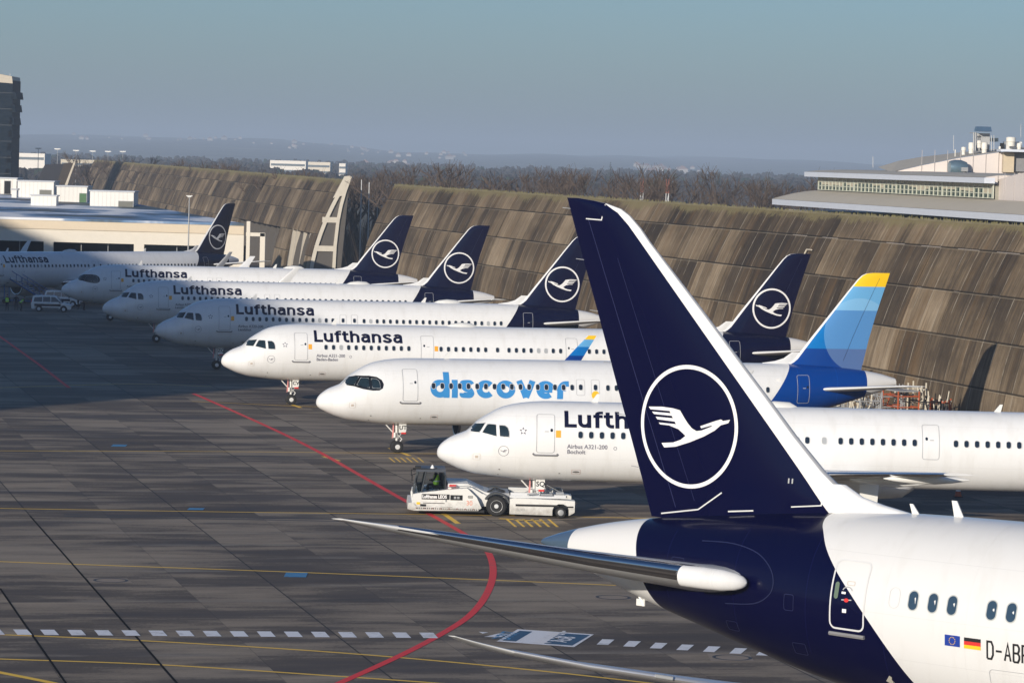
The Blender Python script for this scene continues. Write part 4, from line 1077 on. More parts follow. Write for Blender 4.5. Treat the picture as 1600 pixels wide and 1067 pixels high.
# ---------------------------------------------------------------- noise barriers
BM = barrier_concrete(); m_cream = mat('pale concrete', (.50, .45, .37), .8, var=.1); m_shadec = mat('rear concrete', (.10, .09, .08), .9)
PH = 3.35
def prof(v, h=15.0, lean=5.2):
    """arc length v -> (offset away from the apron, height)"""
    zz = 0; ll = 0; px_, pz = 0, 0; n = 60
    for i in range(1, n + 1):
        z = h * i / n; x = lean * (z / h) ** 1.7; d = math.hypot(x - px_, z - pz)
        if ll + d >= v: k = (v - ll) / d; return px_ + (x - px_) * k, pz + (z - pz) * k
        ll += d; px_, pz = x, z
    return px_ + (v - ll) * .75, pz + (v - ll) * .66
VT = 5 * PH - 1.2
def barrier(label, T0, T1, holes=(), frame=False, hb=1):
    T0 = Vector(T0[:2]); T1 = Vector(T1[:2]); d = (T1 - T0).normalized(); n = Vector((d.y, -d.x))
    if n.x < 0: n = -n
    Lw = (T1 - T0).length; B0 = T0 - n * 5.2
    root = thing('noise_barrier', label, 'noise barrier', (B0.x, B0.y, 0), math.atan2(d.y, d.x))
    # local: x along the wall, y: local +y is left of d; away from the apron = sgn*y
    sg = 1 if (Vector((-d.y, d.x)).dot(n) > 0) else -1
    b = MB(); uvs = []
    PW = 7.6; nu = int(math.ceil(Lw / PW))
    def panel(u0, u1, v0, v1, off):
        K = 4; o = len(b.v); vs = []
        for j in range(K + 1):
            v = v0 + (v1 - v0) * j / K; x, z = prof(v)
            for u in (u0, u1): b.v.append((u, sg * (x - off * .9 - (K - j) * .0), z)); uvs.append((u, v))
        m0 = len(b.v)
        for j in range(K + 1):
            v = v0 + (v1 - v0) * j / K; x, z = prof(v)
            for u in (u0, u1): b.v.append((u, sg * (x + .35), z - .02)); uvs.append((u, v))
        for j in range(K):
            b.f.append((o + 2 * j, o + 2 * j + 1, o + 2 * j + 3, o + 2 * j + 2)); b.m.append(0)
            b.f.append((m0 + 2 * j, m0 + 2 * j + 2, m0 + 2 * j + 3, m0 + 2 * j + 1)); b.m.append(0)
            b.f.append((o + 2 * j, o + 2 * j + 2, m0 + 2 * j + 2, m0 + 2 * j)); b.m.append(0)
            b.f.append((o + 2 * j + 1, m0 + 2 * j + 1, m0 + 2 * j + 3, o + 2 * j + 3)); b.m.append(0)
        b.f.append((o, m0, m0 + 1, o + 1)); b.m.append(0)
        b.f.append((o + 2 * K, o + 2 * K + 1, m0 + 2 * K + 1, m0 + 2 * K)); b.m.append(0)
    rr = random.Random(11 + int(Lw))
    for i in range(nu):
        for j in range(5):
            u0, u1 = i * PW + .02, min((i + 1) * PW, Lw) - .02; v0, v1 = j * PH + .02, min((j + 1) * PH, VT) - .02
            if any(h0 <= (u0 + u1) / 2 <= h1 and j < hb for h0, h1 in holes): continue
            panel(u0, u1, v0, v1, .06 * j + rr.uniform(-.02, .05))
    me = b.mesh('concrete_panels', BM); ul = me.uv_layers.new(name='UVMap')
    for lp in me.loops: ul.data[lp.index].uv = uvs[lp.vertex_index]
    link('concrete_panels', me, root)
    # crest with rough moss tufts
    c = MB(); x, z = prof(VT); rr = random.Random(3)
    c.box((Lw / 2, sg * (x + .1), z + .03), (Lw, .7, .14))
    c.build('crest', mat('mossy crest', (.19, .165, .10), .95, var=.5, vs=.6), root)
    c = MB()
    for k in range(int(Lw * 6)):
        u = rr.uniform(0, Lw); y = sg * (x + rr.uniform(-.3, .3)); h = rr.uniform(.05, .22) * (1.6 if rr.random() < .05 else 1); w = rr.uniform(.04, .16)
        c.add([(u - w, y, z + .05), (u + w, y + .03, z + .05), (u + rr.uniform(-.1, .1), y, z + .1 + h)], [(0, 1, 2)])
    g = c.build('moss_tufts', mat('dry moss', (.21, .19, .085), .95, var=.4, vs=3), root, fix=False); g['kind'] = 'stuff'
    # supporting ribs behind
    c = MB()
    for i in range(nu + 1):
        u = min(i * PW, Lw); 
        pts = [(sg * (prof(v)[0] + .4), prof(v)[1]) for v in np.linspace(0, VT, 8)] + [(sg * (x + .7), z), (sg * 5.2, 8), (sg * 4.6, 0)]
        c.prism(pts, u - .2, u + .2, plane='yz')
    c.build('rear_ribs', m_shadec, root)
    if frame:
        u0 = -.9
        F_ = [(prof(v)[0] - .1, prof(v)[1]) for v in np.linspace(0, VT, 12)]
        rear = [(5.75, 15.2), (5.0, 13.0), (4.5, 11.0), (4.1, 8.8), (3.75, 5.0), (3.6, 0)]
        c = MB()
        def bar(pts, w, y0=-.50, y1=-.05):
            vs, fs = stroke(pts, w); n2 = len(vs) // 2
            for a in range(n2 - 1):
                q = [vs[a], vs[a + 1], vs[n2 + a + 1], vs[n2 + a]]; c.prism([(sg * p[0], p[1]) for p in q], y0, y1, plane='yz')
        bar([(p[0] + .35, p[1]) for p in F_], .5); bar(rear, .45)
        bar([(.75, 4.6), (3.6, 4.6)], .8, -.49, -.07); bar([(1.8, 8.8), (3.95, 8.8)], .8, -.49, -.07)
        c.prism([(sg * q[0], q[1]) for q in ((3.3, 12.0), (4.75, 12.4), (5.7, 15.3), (4.9, 15.2))], -.49, -.07, plane='yz')
        c.build('end_frame', mat('pale frame concrete', (.62, .57, .48), .75, var=.1), root)
    for h0, h1 in holes:
        for u in (h0 + 1.2, h0 + 8.5, h0 + 17, h1 - 1.2)[: 4 if h0 < 20 else 0]:
            c = MB(); c.prism([(sg * .3, 0), (sg * 1.1, 0), (sg * 2.0, 2 * PH + .2), (sg * 1.2, 2 * PH)], u - .45, u + .45, plane='yz')
            c.build('support_pier', m_cream, root)
    return root, d, n, Lw
T = lambda x, y: G(x, y, 15.0).xy
t0, t1 = Vector(T(1600, 345)), Vector(T(622, 285)); dd = (t0 - t1).normalized()
barrier('long curved dark concrete noise barrier with mossy crest, behind the tails on the right', t0 + dd * 55, t1)
s0, s1 = Vector(T(541, 278)), Vector(T(150, 249))
barrier('farther brown concrete noise barrier on the left, ending in a pale open frame', s0, s1, holes=((7, 30), (45, 110)), frame=True, hb=2)
# service pipe and cable on the near barrier
def barrier_pipe(u, v0, v1, m):
    D = (Vector(t1) - (t0 + dd * 55)).normalized(); n = Vector((D.y, -D.x)); n = n if n.x > 0 else -n; B0 = (t0 + dd * 55) - n * 5.2
    b = MB(); pts = []
    for v in np.linspace(v0, v1, 9):
        x, z = prof(v); q = B0 + D * u + n * (x - .45); pts.append((q.x, q.y, z))
    q = B0 + D * (u - 1.2) + n * (prof(v1)[0] - .45); pts.append((q.x, q.y, prof(v1)[1]))
    b.path(pts, .07, n=6); o = b.build('service_pipe', m, None); tag(o, 'thin pale service pipe running up the near noise barrier', 'pipe')
UPIPE = 95.0
barrier_pipe(UPIPE, .3, 12.2, m_cream)
# ---------------------------------------------------------------- low building on the left with its roof cabins
def low_building():
    root = thing('low_building', 'low cream building with dark openings and snow patched roof, behind the farthest airliner', 'building', (0, 0, 0))
    X0, X1, Y = -86, -37.5, 478; zt = 8.45
    m_cr = mat('cream cladding', (.66, .56, .42), .7, var=.06); m_w = mat('pale wall render', (.70, .65, .56), .7, var=.05)
    b = MB(); b.box(((X0 + X1) / 2, Y + .2, zt - .75), (X1 - X0, .4, 1.5)); b.build('fascia', m_cr, root)
    ops = [(AY(-90, 380, Y).x, AY(68, 380, Y).x), (AY(83, 380, Y).x, AY(209, 380, Y).x), (AY(225, 380, Y).x, AY(325, 380, Y).x)]
    b = MB(); b.box(((X0 + X1) / 2, Y + .45, 6.15), (X1 - X0, .5, 1.9))
    xs = [X0] + [q for o in ops for q in o] + [X1]
    for i in range(0, len(xs), 2):
        if xs[i + 1] > xs[i]: b.box(((xs[i] + xs[i + 1]) / 2, Y + .45, 2.6), (xs[i + 1] - xs[i], .5, 5.2))
    b.build('wall', m_w, root)
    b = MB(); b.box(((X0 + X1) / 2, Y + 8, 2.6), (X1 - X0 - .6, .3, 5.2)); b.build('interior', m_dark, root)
    for o in ops:
        b = MB(); w = o[1] - o[0]
        for k in range(1, int(w / 3)):
            x = o[0] + k * w / int(w / 3); b.tube((x, Y + 1.5, 0), (x, Y + 1.5, 5.2), .07, n=6)
        b.box(((o[0] + o[1]) / 2, Y + 1.5, 3.0), (w, .08, .1)); b.build('opening_frame', m_grey, root)
    t = NT('snow patched roof'); o = t.obj(); x, y, z = t.xyz(o)
    k = t.noise(t.comb(t.math('MULTIPLY', x, .05), t.math('MULTIPLY', y, .14), 0), 1.0, 5, .6)
    t.base(t.ramp(k, [(.42, (.05, .07, .08)), (.47, (.10, .20, .36)), (.52, (.20, .30, .46)), (.56, (.75, .77, .8))])); t.set(Roughness=.6)
    b = MB(); b.add([(X0 - 40, Y - .1, zt + .02), (X1, Y - .1, zt + .02), tuple(AY(214, 319, Y + 30)), tuple(AY(-120, 296, Y + 44)), (X0 - 40, Y - .1, zt - .3), (X1, Y - .1, zt - .3)], [(0, 1, 2, 3), (0, 4, 5, 1)])
    b.build('roof', t.m, root)
    b = MB(); b.box((X1 + .6, Y + .5, 4.4), (.5, .5, 8.8)); b.box((X1 + 2.6, Y + .6, 3.6), (.7, .6, 7.2)); b.box((X1 + 1.6, Y + .55, 7.0), (2.6, .5, .5)); b.build('end_post', m_w, root)
    b = MB()
    for k in range(4): p = AY(232 + 30 * k, 325 + 6 * k, Y + 26 - 6 * k); b.box((p.x, p.y, p.z - .05), (1.4, .6, .3))
    b.build('roof_light', m_wpaint, root)
low_building()
m_cab = mat('white cabin panel', (.74, .72, .68), .5, var=.04)
def cabin(px0, px1, pyt, pyb, Y, lab, win=None, dep=6.0, wcol=None):
    a = AY(px0, pyb, Y); c = AY(px1, pyt, Y); w = c.x - a.x; h = c.z - a.z
    r = thing('roof_cabin', lab, 'cabin', (a.x, Y, a.z), 0, 'white cabins on the low building roof')
    b = MB(); b.box((w / 2, dep / 2, h / 2), (w, dep, h)); b.build('body', m_cab, r)
    b = MB(); b.box((w / 2, dep / 2, h + .09), (w + .3, dep + .3, .18)); b.build('roof_slab', mat('cabin roof', (.5, .52, .55), .6), r)
    b = MB()
    for k in range(1, int(w / .6)): b.box((k * .6, -.012, h / 2), (.03, .02, h - .1))
    b.build('panel_ribs', mat('cabin rib', (.5, .49, .46), .6), r)
    if win:
        for (q0, q1, z0, z1, m) in win:
            b = MB(); b.box(((q0 + q1) / 2 * w, -.03, (z0 + z1) / 2 * h), ((q1 - q0) * w + .15, .05, (z1 - z0) * h + .15)); f = b.build('window', m_grey, r)
            b = MB(); b.box(((q0 + q1) / 2 * w, -.07, (z0 + z1) / 2 * h), ((q1 - q0) * w, .04, (z1 - z0) * h)); b.build('pane', m, f)
    return r
g1 = mat('green blind', (.05, .13, .05), .6); g2 = mat('louvre grey', (.14, .14, .12), .6); g3 = m_glass
cabin(-12, 26, 280, 303, 520, 'grey white roof cabin with a dark door, leftmost at the frame edge', [(.5, .75, .02, .85, m_dark)])
cabin(27, 84, 285, 312, 514, 'long white roof cabin with a grey louvre at its right end', [(.62, .93, .1, .55, g2)])
cabin(88, 136, 293, 331, 508, 'white roof cabin with a narrow green door', [(.76, .98, .12, .75, g1)])
cabin(140, 209, 301, 340, 502, 'largest white roof cabin with a broad grey louvre, nearest the barrier', [(.66, .98, .12, .65, g2)])
cabin(48, 88, 307, 324, 500, 'small white roof box standing in front of the long cabin', None, 2.5)
cabin(18, 26, 297, 309, 505, 'tiny grey roof hatch box beside the leftmost cabin', None, 2)
# ---------------------------------------------------------------- tower at the left edge
def tower():
    a = AY(-60, 275, 880); c = AY(20, 126, 880); w = c.x - a.x
    r = thing('tower', 'blue grey concrete tower in painted shade with stepped balconies at the left edge', 'tower', (a.x, 880, 0))
    md = mat('tower cladding with painted shade', (.006, .012, .020), .95, var=.1, spec=.05); b = MB(); b.box((w / 2, 7, c.z / 2), (w, 14, c.z)); b.build('shaft', md, r)  # near-black colour stands in for the shade lying on the tower
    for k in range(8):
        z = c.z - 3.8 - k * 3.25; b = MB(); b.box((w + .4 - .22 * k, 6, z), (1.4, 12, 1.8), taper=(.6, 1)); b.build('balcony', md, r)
    b = MB(); b.add([(0, -.2, c.z), (w, -.2, c.z - .8), (w, 14, c.z - .8), (0, 14, c.z), (0, -.2, c.z + 3), (w - .2, -.2, c.z + 1), (w - .2, 14, c.z + 1), (0, 14, c.z + 3)], [(3, 2, 1, 0), (4, 5, 6, 7), (0, 1, 5, 4), (1, 2, 6, 5), (2, 3, 7, 6), (3, 0, 4, 7)]); b.build('cap', m_cream, r)
    b = MB()
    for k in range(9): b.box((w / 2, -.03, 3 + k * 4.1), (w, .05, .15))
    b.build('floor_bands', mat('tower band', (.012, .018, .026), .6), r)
    b = MB(); b.tube((w - 1, 2, c.z), (w - 1, 2, c.z + 1.8), .06, n=5); b.tube((w - 3, 2, c.z), (w - 3, 2, c.z + 1.2), .06, n=5); b.build('aerial', m_steel, r)
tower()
# ---------------------------------------------------------------- pier building off to the left; it throws the shade over the far apron
def pier():
    A = Vector((-35.4 - PIER_D * .4695, 239 - PIER_D * .8829)); d = Vector((-.23, .973)).normalized(); n = Vector((-d.y, d.x))
    Lp, W, Hh = 260, 40, PIER_H
    r = thing('terminal_building', 'long grey terminal block standing left of the view', 'building', (A.x, A.y, 0), math.atan2(d.y, d.x))
    b = MB(); b.box((Lp / 2, W / 2, Hh / 2), (Lp, W, Hh)); b.build('wall', mat('pier cladding', (.45, .46, .47), .6), r)
    b = MB(); b.box((Lp / 2, W / 2, Hh + .2), (Lp - .4, W - .4, .4)); b.build('roof', m_grey, r)
    for z in range(4, int(PIER_H) - 2, 5):
        b = MB(); b.box((Lp / 2, -.05, z), (Lp - 4, .12, 2.2)); b.build('window_band', m_glass, r)
PIER_D = 150.0; PIER_H = 1.8 + (PIER_D + 54) * math.tan(R(SUN_EL))
pier()
# ---------------------------------------------------------------- hall behind the barrier on the right
def hall():
    E0 = Vector((52.0, 350.0)); E1 = Vector((33.7, 450.0)); d = (E1 - E0).normalized(); E0 = E0 - d * 60; n = Vector((d.y, -d.x)); n = n if n.x > 0 else -n
    L_ = (E1 - E0).length
    r = thing('airport_hall', 'large pale hall with tiered curved roofs and ribbon window behind the right barrier', 'building', (E0.x, E0.y, 0), math.atan2(d.y, d.x))
    sg = 1 if Vector((-d.y, d.x)).dot(n) > 0 else -1
    mr = mat('beige roof sheeting', (.52, .47, .38), .7, var=.08, vs=.2); mw = mat('pinkish white wall panel', (.66, .60, .57), .6, var=.04, vs=.3)
    me_ = mat('blue white eave', (.60, .64, .72), .5, var=.06); mg = mat('hall window glass', (.03, .06, .05), .1, var=0); mf = mat('window frame cream', (.50, .52, .44), .6)
    def strip(name, u0, u1, pts, m, taper0=0, taper1=0):
        b = MB(); k = len(pts); vs = []
        for j, (o, z) in enumerate(pts):
            f = j / (k - 1); vs += [(u0, sg * o, z), (u1 - taper1 * f, sg * o, z)]
        b.add(vs, [(2 * j, 2 * j + 1, 2 * j + 3, 2 * j + 2) for j in range(k - 1)]); o_ = b.build(name, m, r, fix=False, auto=60); return o_
    def bx(name, u0, u1, o0, o1, z0, z1, m):
        b = MB(); b.box(((u0 + u1) / 2, sg * (o0 + o1) / 2, (z0 + z1) / 2), (u1 - u0, abs(o1 - o0), z1 - z0)); return b.build(name, m, r)
    bx('wall', 0, L_ - 2, .8, 40, 0, 12.9, mw)
    bx('lower_eave', -.5, L_, -.4, .6, 13.45, 14.15, me_)
    strip('lower_roof', -.5, L_, [(-.4, 14.18), (.6, 14.6), (1.8, 15.0), (3.0, 15.3), (3.95, 15.45)], mr, 0, 5)
    um = 155.0; uk = 84.0   # near end of the ribbon window
    bx('upper_wall', uk, um, 4.2, 26, 14.6, 17.0, mat('hall inner wall', (.30, .29, .24), .7))
    b = MB(); b.box(((uk + um) / 2, sg * 4.05, 16.4), (um - uk, .1, 1.7)); wb = b.build('ribbon_window', mg, r)
    b = MB()
    for k in range(44):
        u = uk + (um - uk) * k / 43; b.box((u, sg * 3.92, 16.4), (.16 if k % 11 else .5, .12, 1.7))
    for z in (15.6, 16.1, 16.65, 17.15): b.box(((uk + um) / 2, sg * 3.94, z), (um - uk, .08, .09))
    b.build('window_mullions', mf, wb)
    rr = random.Random(2); b = MB()
    for k in range(43):
        u = uk + (um - uk) * (k + .5) / 43; h = rr.uniform(.4, 1.1); b.box((u, sg * 3.97, 17.2 - h / 2), ((um - uk) / 43 - .3, .04, h))
    b.build('window_blinds', mat('cream blind', (.46, .42, .33), .7), wb)
    bx('upper_eave', uk - 1, um + 2.2, 2.6, 3.8, 17.2, 17.8, me_)
    strip('upper_roof', uk - 1, um + 2.2, [(2.6, 17.83), (4.0, 18.05), (6.5, 18.2), (10, 18.28), (16, 18.3)], mr, 0, 6)
    # pale end block towards the camera, with a bowed top
    b = MB(); pts = []
    o0 = 4.6
    top = [(uk + .5, 17.6), (uk - 4, 18.1), (uk - 12, 18.75), (uk - 24, 19.3), (uk - 50, 19.6)]
    pl = [(uk + .5, 14.3), (uk - 50, 14.0)] + top[::-1]
    b.prism(pl, sg * o0, sg * 24); b.build('end_block', mw, r)
    b = MB()
    for k in range(9): b.box((uk - 2 - k * 3.2, sg * (o0 - .03), 16.4), (.06, .04, 4))
    b.build('wall_joints', mat('joint grey', (.45, .42, .41), .7), r)
    # high hall behind with its raking roof
    def W(px, py, Y): return AY(px, py, Y)
    Yh = 420.0
    base = 14.0
    crown = [W(1392, 270, Yh), W(1440, 259, Yh), W(1500, 247, Yh), W(1565, 238, Yh), W(1640, 231, Yh), W(1760, 226, Yh)]
    rear = [W(1372, 262, Yh + 26), W(1405, 252, Yh + 26), W(1440, 246, Yh + 26), W(1500, 239, Yh + 26), W(1565, 233, Yh + 26), W(1640, 228, Yh + 26), W(1760, 224, Yh + 26)]
    inv = r.matrix_basis.inverted() if False else (Matrix.Translation((E0.x, E0.y, 0)) @ Matrix.Rotation(math.atan2(d.y, d.x), 4, 'Z')).inverted()
    b = MB(); v = [inv @ p for p in crown]; lo = [inv @ Vector((p.x, p.y, base)) for p in crown]; m = len(v)
    b.add(v + lo, [(i, i + 1, m + i + 1, m + i) for i in range(m - 1)]); b.build('high_wall', mw, r, fix=False)
    rear = [rear[0]] + rear[1:]; w2 = [inv @ (p + Vector((0, 0, .05))) for p in rear]; f2 = [inv @ (p + Vector((0, -.15, .06))) for p in ([crown[0]] + crown)]
    b = MB(); m = len(f2); b.add(f2 + w2, [(i, i + 1, m + i + 1, m + i) for i in range(m - 1)]); b.build('high_roof', mr, r, fix=False)
    b = MB()
    for px in range(1440, 1600, 20): p = W(px, 262, Yh - .06); b.box(tuple(inv @ p), (.06, .05, 4.2))
    b.build('high_wall_joints', mat('joint grey', (.45, .42, .41), .7), r)
    # recess with cream column at the right
    q = W(1580, 252, Yh - 1.0); c0 = inv @ q
    Mz = Matrix.Rotation(-math.atan2(d.y, d.x), 3, 'Z')
    b = MB(); b.box(tuple(inv @ W(1575, 254, Yh - .8)), (1.3, 1.2, 2.4), M=Mz.to_3x3()); b.build('column', mat('cream column', (.55, .46, .33), .7), r)
    b = MB(); b.box(tuple(inv @ W(1592, 254, Yh - .5)), (2.2, .5, 2.2), M=Mz.to_3x3()); b.build('recess', mat('recess grey', (.22, .22, .23), .7), r)
    b = MB(); b.box(tuple(inv @ W(1590, 236, Yh - 1.6)), (4.6, 3.6, .28), M=Mz.to_3x3()); b.build('canopy', me_, r)
    # roof plant: round vents, hoods and frames
    Yp = 430.0
    wt = mat('vent white', (.70, .68, .63), .6)
    def drum(px, py0, py1, rpx):
        a = inv @ W(px, py1, Yp); t_ = inv @ W(px, py0, Yp); rr_ = rpx / 12.6; b = MB(); b.lathe([(a.z - .5, rr_ * .8), (a.z, rr_ * .85), (a.z + .05, rr_), (t_.z - .1, rr_), (t_.z, rr_ * .85)], (a.x, a.y, 0), 'Z', 20); b.build('roof_vent', wt, r, auto=40)
    for a in ((1505.5, 230, 236, 3.6), (1517.5, 223, 234, 4.6), (1538, 223, 234, 4.8), (1530, 220, 225, 4), (1579.5, 214.5, 222.5, 7.6), (1592.5, 224, 231, 3.8), (1562, 229, 235, 1.8), (1492.5, 234, 239, .9)): drum(*a)
    def pbox(px0, px1, py0, py1, dep, m, nm):
        a = W(px0, py1, Yp + 1); c = W(px1, py0, Yp + 1); b = MB(); b.box(tuple(inv @ Vector(((a.x + c.x) / 2, a.y + dep / 2, (a.z + c.z) / 2))), (c.x - a.x, dep, c.z - a.z), M=Mz.to_3x3()); b.build(nm, m, r)
    pbox(1526, 1547, 209, 236, 3, mat('plant grey', (.36, .37, .38), .6), 'plant_housing'); pbox(1529, 1545, 211, 217, 2.9, m_grey, 'plant_grille')
    a = inv @ W(1536, 202, Yp); b = MB(); b.box((a.x, a.y, a.z), (1.9, 2.4, .6), M=Mz.to_3x3(), taper=(.9, .7)); b.build('plant_hood', mat('blue hood', (.12, .2, .3), .35, .5), r)
    pbox(1537, 1560, 216, 221, 2.4, mat('dark hood', (.03, .05, .07), .5), 'plant_hood'); pbox(1572, 1597, 222, 236, 3, m_lgrey, 'plant_housing'); pbox(1564, 1569, 224, 233, 1, m_dark, 'plant_louvre')
    b = MB()
    for px in (1521, 1524, 1549, 1553): b.tube(inv @ W(px, 207 if px < 1530 else 212, Yp - .5), inv @ W(px, 236, Yp - .5), .05, n=5)
    b.tube(inv @ W(1515, 208, Yp - .5), inv @ W(1526, 208, Yp - .5), .05, n=5); b.build('plant_frame', m_steel, r)
    a = inv @ W(1497, 262, Yh - 1.2); b = MB(); b.lathe([(-1.1, .02), (-1.0, .7), (-.3, .92), (.5, .92), (1.1, .75), (1.15, .02)], tuple(a), 'Y', 20); b.build('ventilator_hood', mat('blue grey metal', (.16, .24, .30), .35, .5), r, auto=50)
    a = inv @ W(1506, 265, Yh - 1.8); b = MB(); b.tube(a, a + Vector((0, 0, -1.0)), .12, n=8); b.box(tuple(a), (.8, .8, .5)); b.build('ventilator_legs', m_grey, r)
    b = MB()
    for px, y0, y1 in ((1490, 212, 236), (1595, 195, 215), (1364, 245, 262)): b.tube(inv @ W(px, y0, Yp), inv @ W(px, y1, Yp), .035, n=5)
    b.build('aerial', m_steel, r)
hall()

# ---------------------------------------------------------------- bare winter trees
m_bark = mat('grey brown bark', (.055, .042, .034), .9, var=.3, vs=2); m_twig = mat('twig brown', (.088, .064, .050), .9, var=.45, vs=.6)
def bare_tree(seed, H, spread=1.0, pollard=False):
    rr = random.Random(seed); tr = MB(); cr = MB()
    def seg(b, p, q, r0, r1, n): b.tube(p, q, r0, r1, n=n, cap=False)
    def grow(p, d, l, r, lev):
        q = p; nseg = 2
        for i in range(nseg):
            dd_ = (d + Vector((rr.uniform(-1, 1), rr.uniform(-1, 1), rr.uniform(-.3, .7))) * .22).normalized(); e = q + dd_ * l / nseg; r1 = r * .84
            seg(tr if lev < 2 else cr, q, e, r, r1, 6 if lev < 2 else 3); r = r1; q = e; d = dd_
            if lev >= 1 and lev < 5 and rr.random() < .5:
                s = (d + Vector((rr.uniform(-1, 1), rr.uniform(-1, 1), rr.uniform(-.1, .7))) * .9 * spread).normalized(); grow(q, s, l * rr.uniform(.45, .65), r * .5, lev + 1)
        if lev >= 4 or r < .006: return
        k = rr.choice((2, 3, 3)) if lev < 5 else 2
        for _ in range(k):
            s = (d * .9 + Vector((rr.uniform(-1, 1), rr.uniform(-1, 1), rr.uniform(-.15, .65))) * .8 * spread).normalized()
            grow(q, s, l * rr.uniform(.62, .82), max(r * .70, .040), lev + 1)
    if pollard:
        tr.tube((0, 0, -.3), (.3, 0, H * .9), .45, .34, 8)
        for k in range(26):
            z = H * rr.uniform(.35, .93); a = rr.uniform(0, 2 * PI); grow(Vector((.3 * z / H, 0, z)), Vector((math.cos(a), math.sin(a), rr.uniform(.1, 1))).normalized(), rr.uniform(.5, 2.2), .09, 3)
    else:
        tr.tube((0, 0, -.3), (0, 0, H * .22), H * .022, H * .018, 8); grow(Vector((0, 0, H * .22)), Vector((0, 0, 1)), H * .22, H * .017, 0)
    return tr.mesh('trunk', m_bark, auto=50, fix=False), cr.mesh('crown', m_twig, fix=False)
TREES = [bare_tree(20 + k, 17, (1.0, .8, 1.25, .95, 1.1, .7, 1.15)[k], False) for k in range(7)] + [bare_tree(50 + k, 15, 1, True) for k in range(2)]
def tree_at(k, x, y, H, label, group):
    tm, cm = TREES[k]; base = max(v.co.z for v in cm.vertices)
    s = H / base; r = thing('bare_tree', label, 'tree', (x, y, -.3), random.uniform(0, 6.28), group, s); link('trunk', tm, r); link('crown', cm, r); return r
rr = random.Random(9)
GR = 'bare winter trees beyond the barriers'
kinds = {0: 'bare winter tree with a dense brown crown beyond the noise barrier'}
def zone_tree(px, Y, ytop, label=None):
    k = rr.choice(range(7)) if rr.random() > .24 else rr.choice((7, 8))
    p = AY(px, ytop, Y); H = max(6, p.z + .3)
    lab = ('bare winter tree with a twiggy brown crown in the belt beyond the noise barriers' if k < 7 else 'trimmed bare tree with thick trunk and stubby shoots in the belt beyond the barriers')
    tree_at(k, p.x, p.y, H, lab, GR if k < 7 else 'trimmed trees beyond the barriers')
for px in range(632, 1300, 14):
    x = px + rr.uniform(-5, 5); Y = rr.uniform(470, 560) if x < 900 else rr.uniform(430, 560)
    if x > 1180: Y = rr.uniform(470, 600)
    zone_tree(x, Y, 252 + rr.choice((-4, 2, 6, 10, 16, 22)) + rr.uniform(-3, 5) + (x - 632) * .016)
for px in range(540, 660, 6): zone_tree(px + rr.uniform(-3, 3), rr.uniform(530, 700), 268 + rr.uniform(-6, 30))
for px in range(140, 560, 8):
    x = px + rr.uniform(-5, 5); f = (x - 150) / 391.0; Yw = 990 * 505 / (505 + f * 485) if f > 0 else 990
    zone_tree(x, Yw + rr.uniform(25, 110), 236 + f * 26 + rr.uniform(-3, 18))
for px in range(112, 160, 6): zone_tree(px, rr.uniform(900, 1050), 250 + rr.uniform(-6, 14))
# far woodland reads as one mass
def crown_blob(b, x, y, z0, h, w, rs, mi=0):
    n, m = 8, 5; o = len(b.v)
    for j in range(m + 1):
        t = j / m; rad = w * (math.sin(PI * (t * .80 + .12)) ** .6)
        for i in range(n):
            a = 2 * PI * i / n + j * .4; q = rad * rs.uniform(.6, 1.15); b.v.append((x + q * math.cos(a), y + q * math.sin(a), z0 + h * (t + rs.uniform(-.07, .07))))
    b.f.append(tuple(range(o + m * n, o + m * n + n))); b.m.append(mi)
    for j in range(m):
        for i in range(n): b.f.append((o + j * n + i, o + j * n + (i + 1) % n, o + (j + 1) * n + (i + 1) % n, o + (j + 1) * n + i)); b.m.append(mi)
b = MB(); rs = random.Random(4)
for k in range(4200):
    Y = 1250 * (3600 / 1250) ** rs.random(); px = rs.uniform(-100, 1750)
    X = (px - 800) / 5400 * Y
    if px < 560 and Y < 1300: continue
    if Y < 900 and X < 40 - (Y - 245) * .26 + 30: continue
    h = rs.uniform(6, 10.5) + (Y - 1250) / 2350 * 3
    crown_blob(b, X, Y, -.3, h, rs.uniform(3, 6) if Y > 900 else rs.uniform(2, 4), rs, 0 if rs.random() < .93 else 1)
wl = b.build('far_woodland', [mat('winter woodland', (.030, .026, .026), .95, var=.5, vs=.12), mat('evergreen woodland', (.022, .035, .022), .95, var=.3, vs=.2)], fix=False)
tag(wl, 'brown winter woodland fading blue with distance', 'woodland', kind='stuff')
# dense scrub standing right behind the barriers
b = MB(); rs = random.Random(8)
def scrub(x, y, h, n):
    for _ in range(n):
        a = rs.uniform(0, 6.28); l = h * rs.uniform(.5, 1); bx_, by_ = x + rs.uniform(-2, 2), y + rs.uniform(-2, 2)
        e = (bx_ + math.cos(a) * l * .35, by_ + math.sin(a) * l * .35, -.3 + l); b.tube((bx_, by_, -.3), e, .05, .015, n=3, cap=False)
for px in range(545, 1290, 3):
    for q in range(3):
        Y = rs.uniform(480, 640); scrub((px - 800) / 5400 * Y, Y, rs.uniform(3, 7.5 if px > 640 else 12), 5)
for px in range(110, 545, 4):
    f = (px - 150) / 391.0; Yw = 990 * 505 / (505 + max(0, f) * 485)
    for q in range(2): Y = Yw + rs.uniform(20, 80); scrub((px - 800) / 5400 * Y, Y, rs.uniform(10, 16), 6)
sc_ = b.build('scrub', mat('dark scrub', (.055, .038, .028), .9, var=.4, vs=.3), fix=False); tag(sc_, 'dense bare brown scrub filling the belt behind the barriers', 'scrub', kind='stuff')
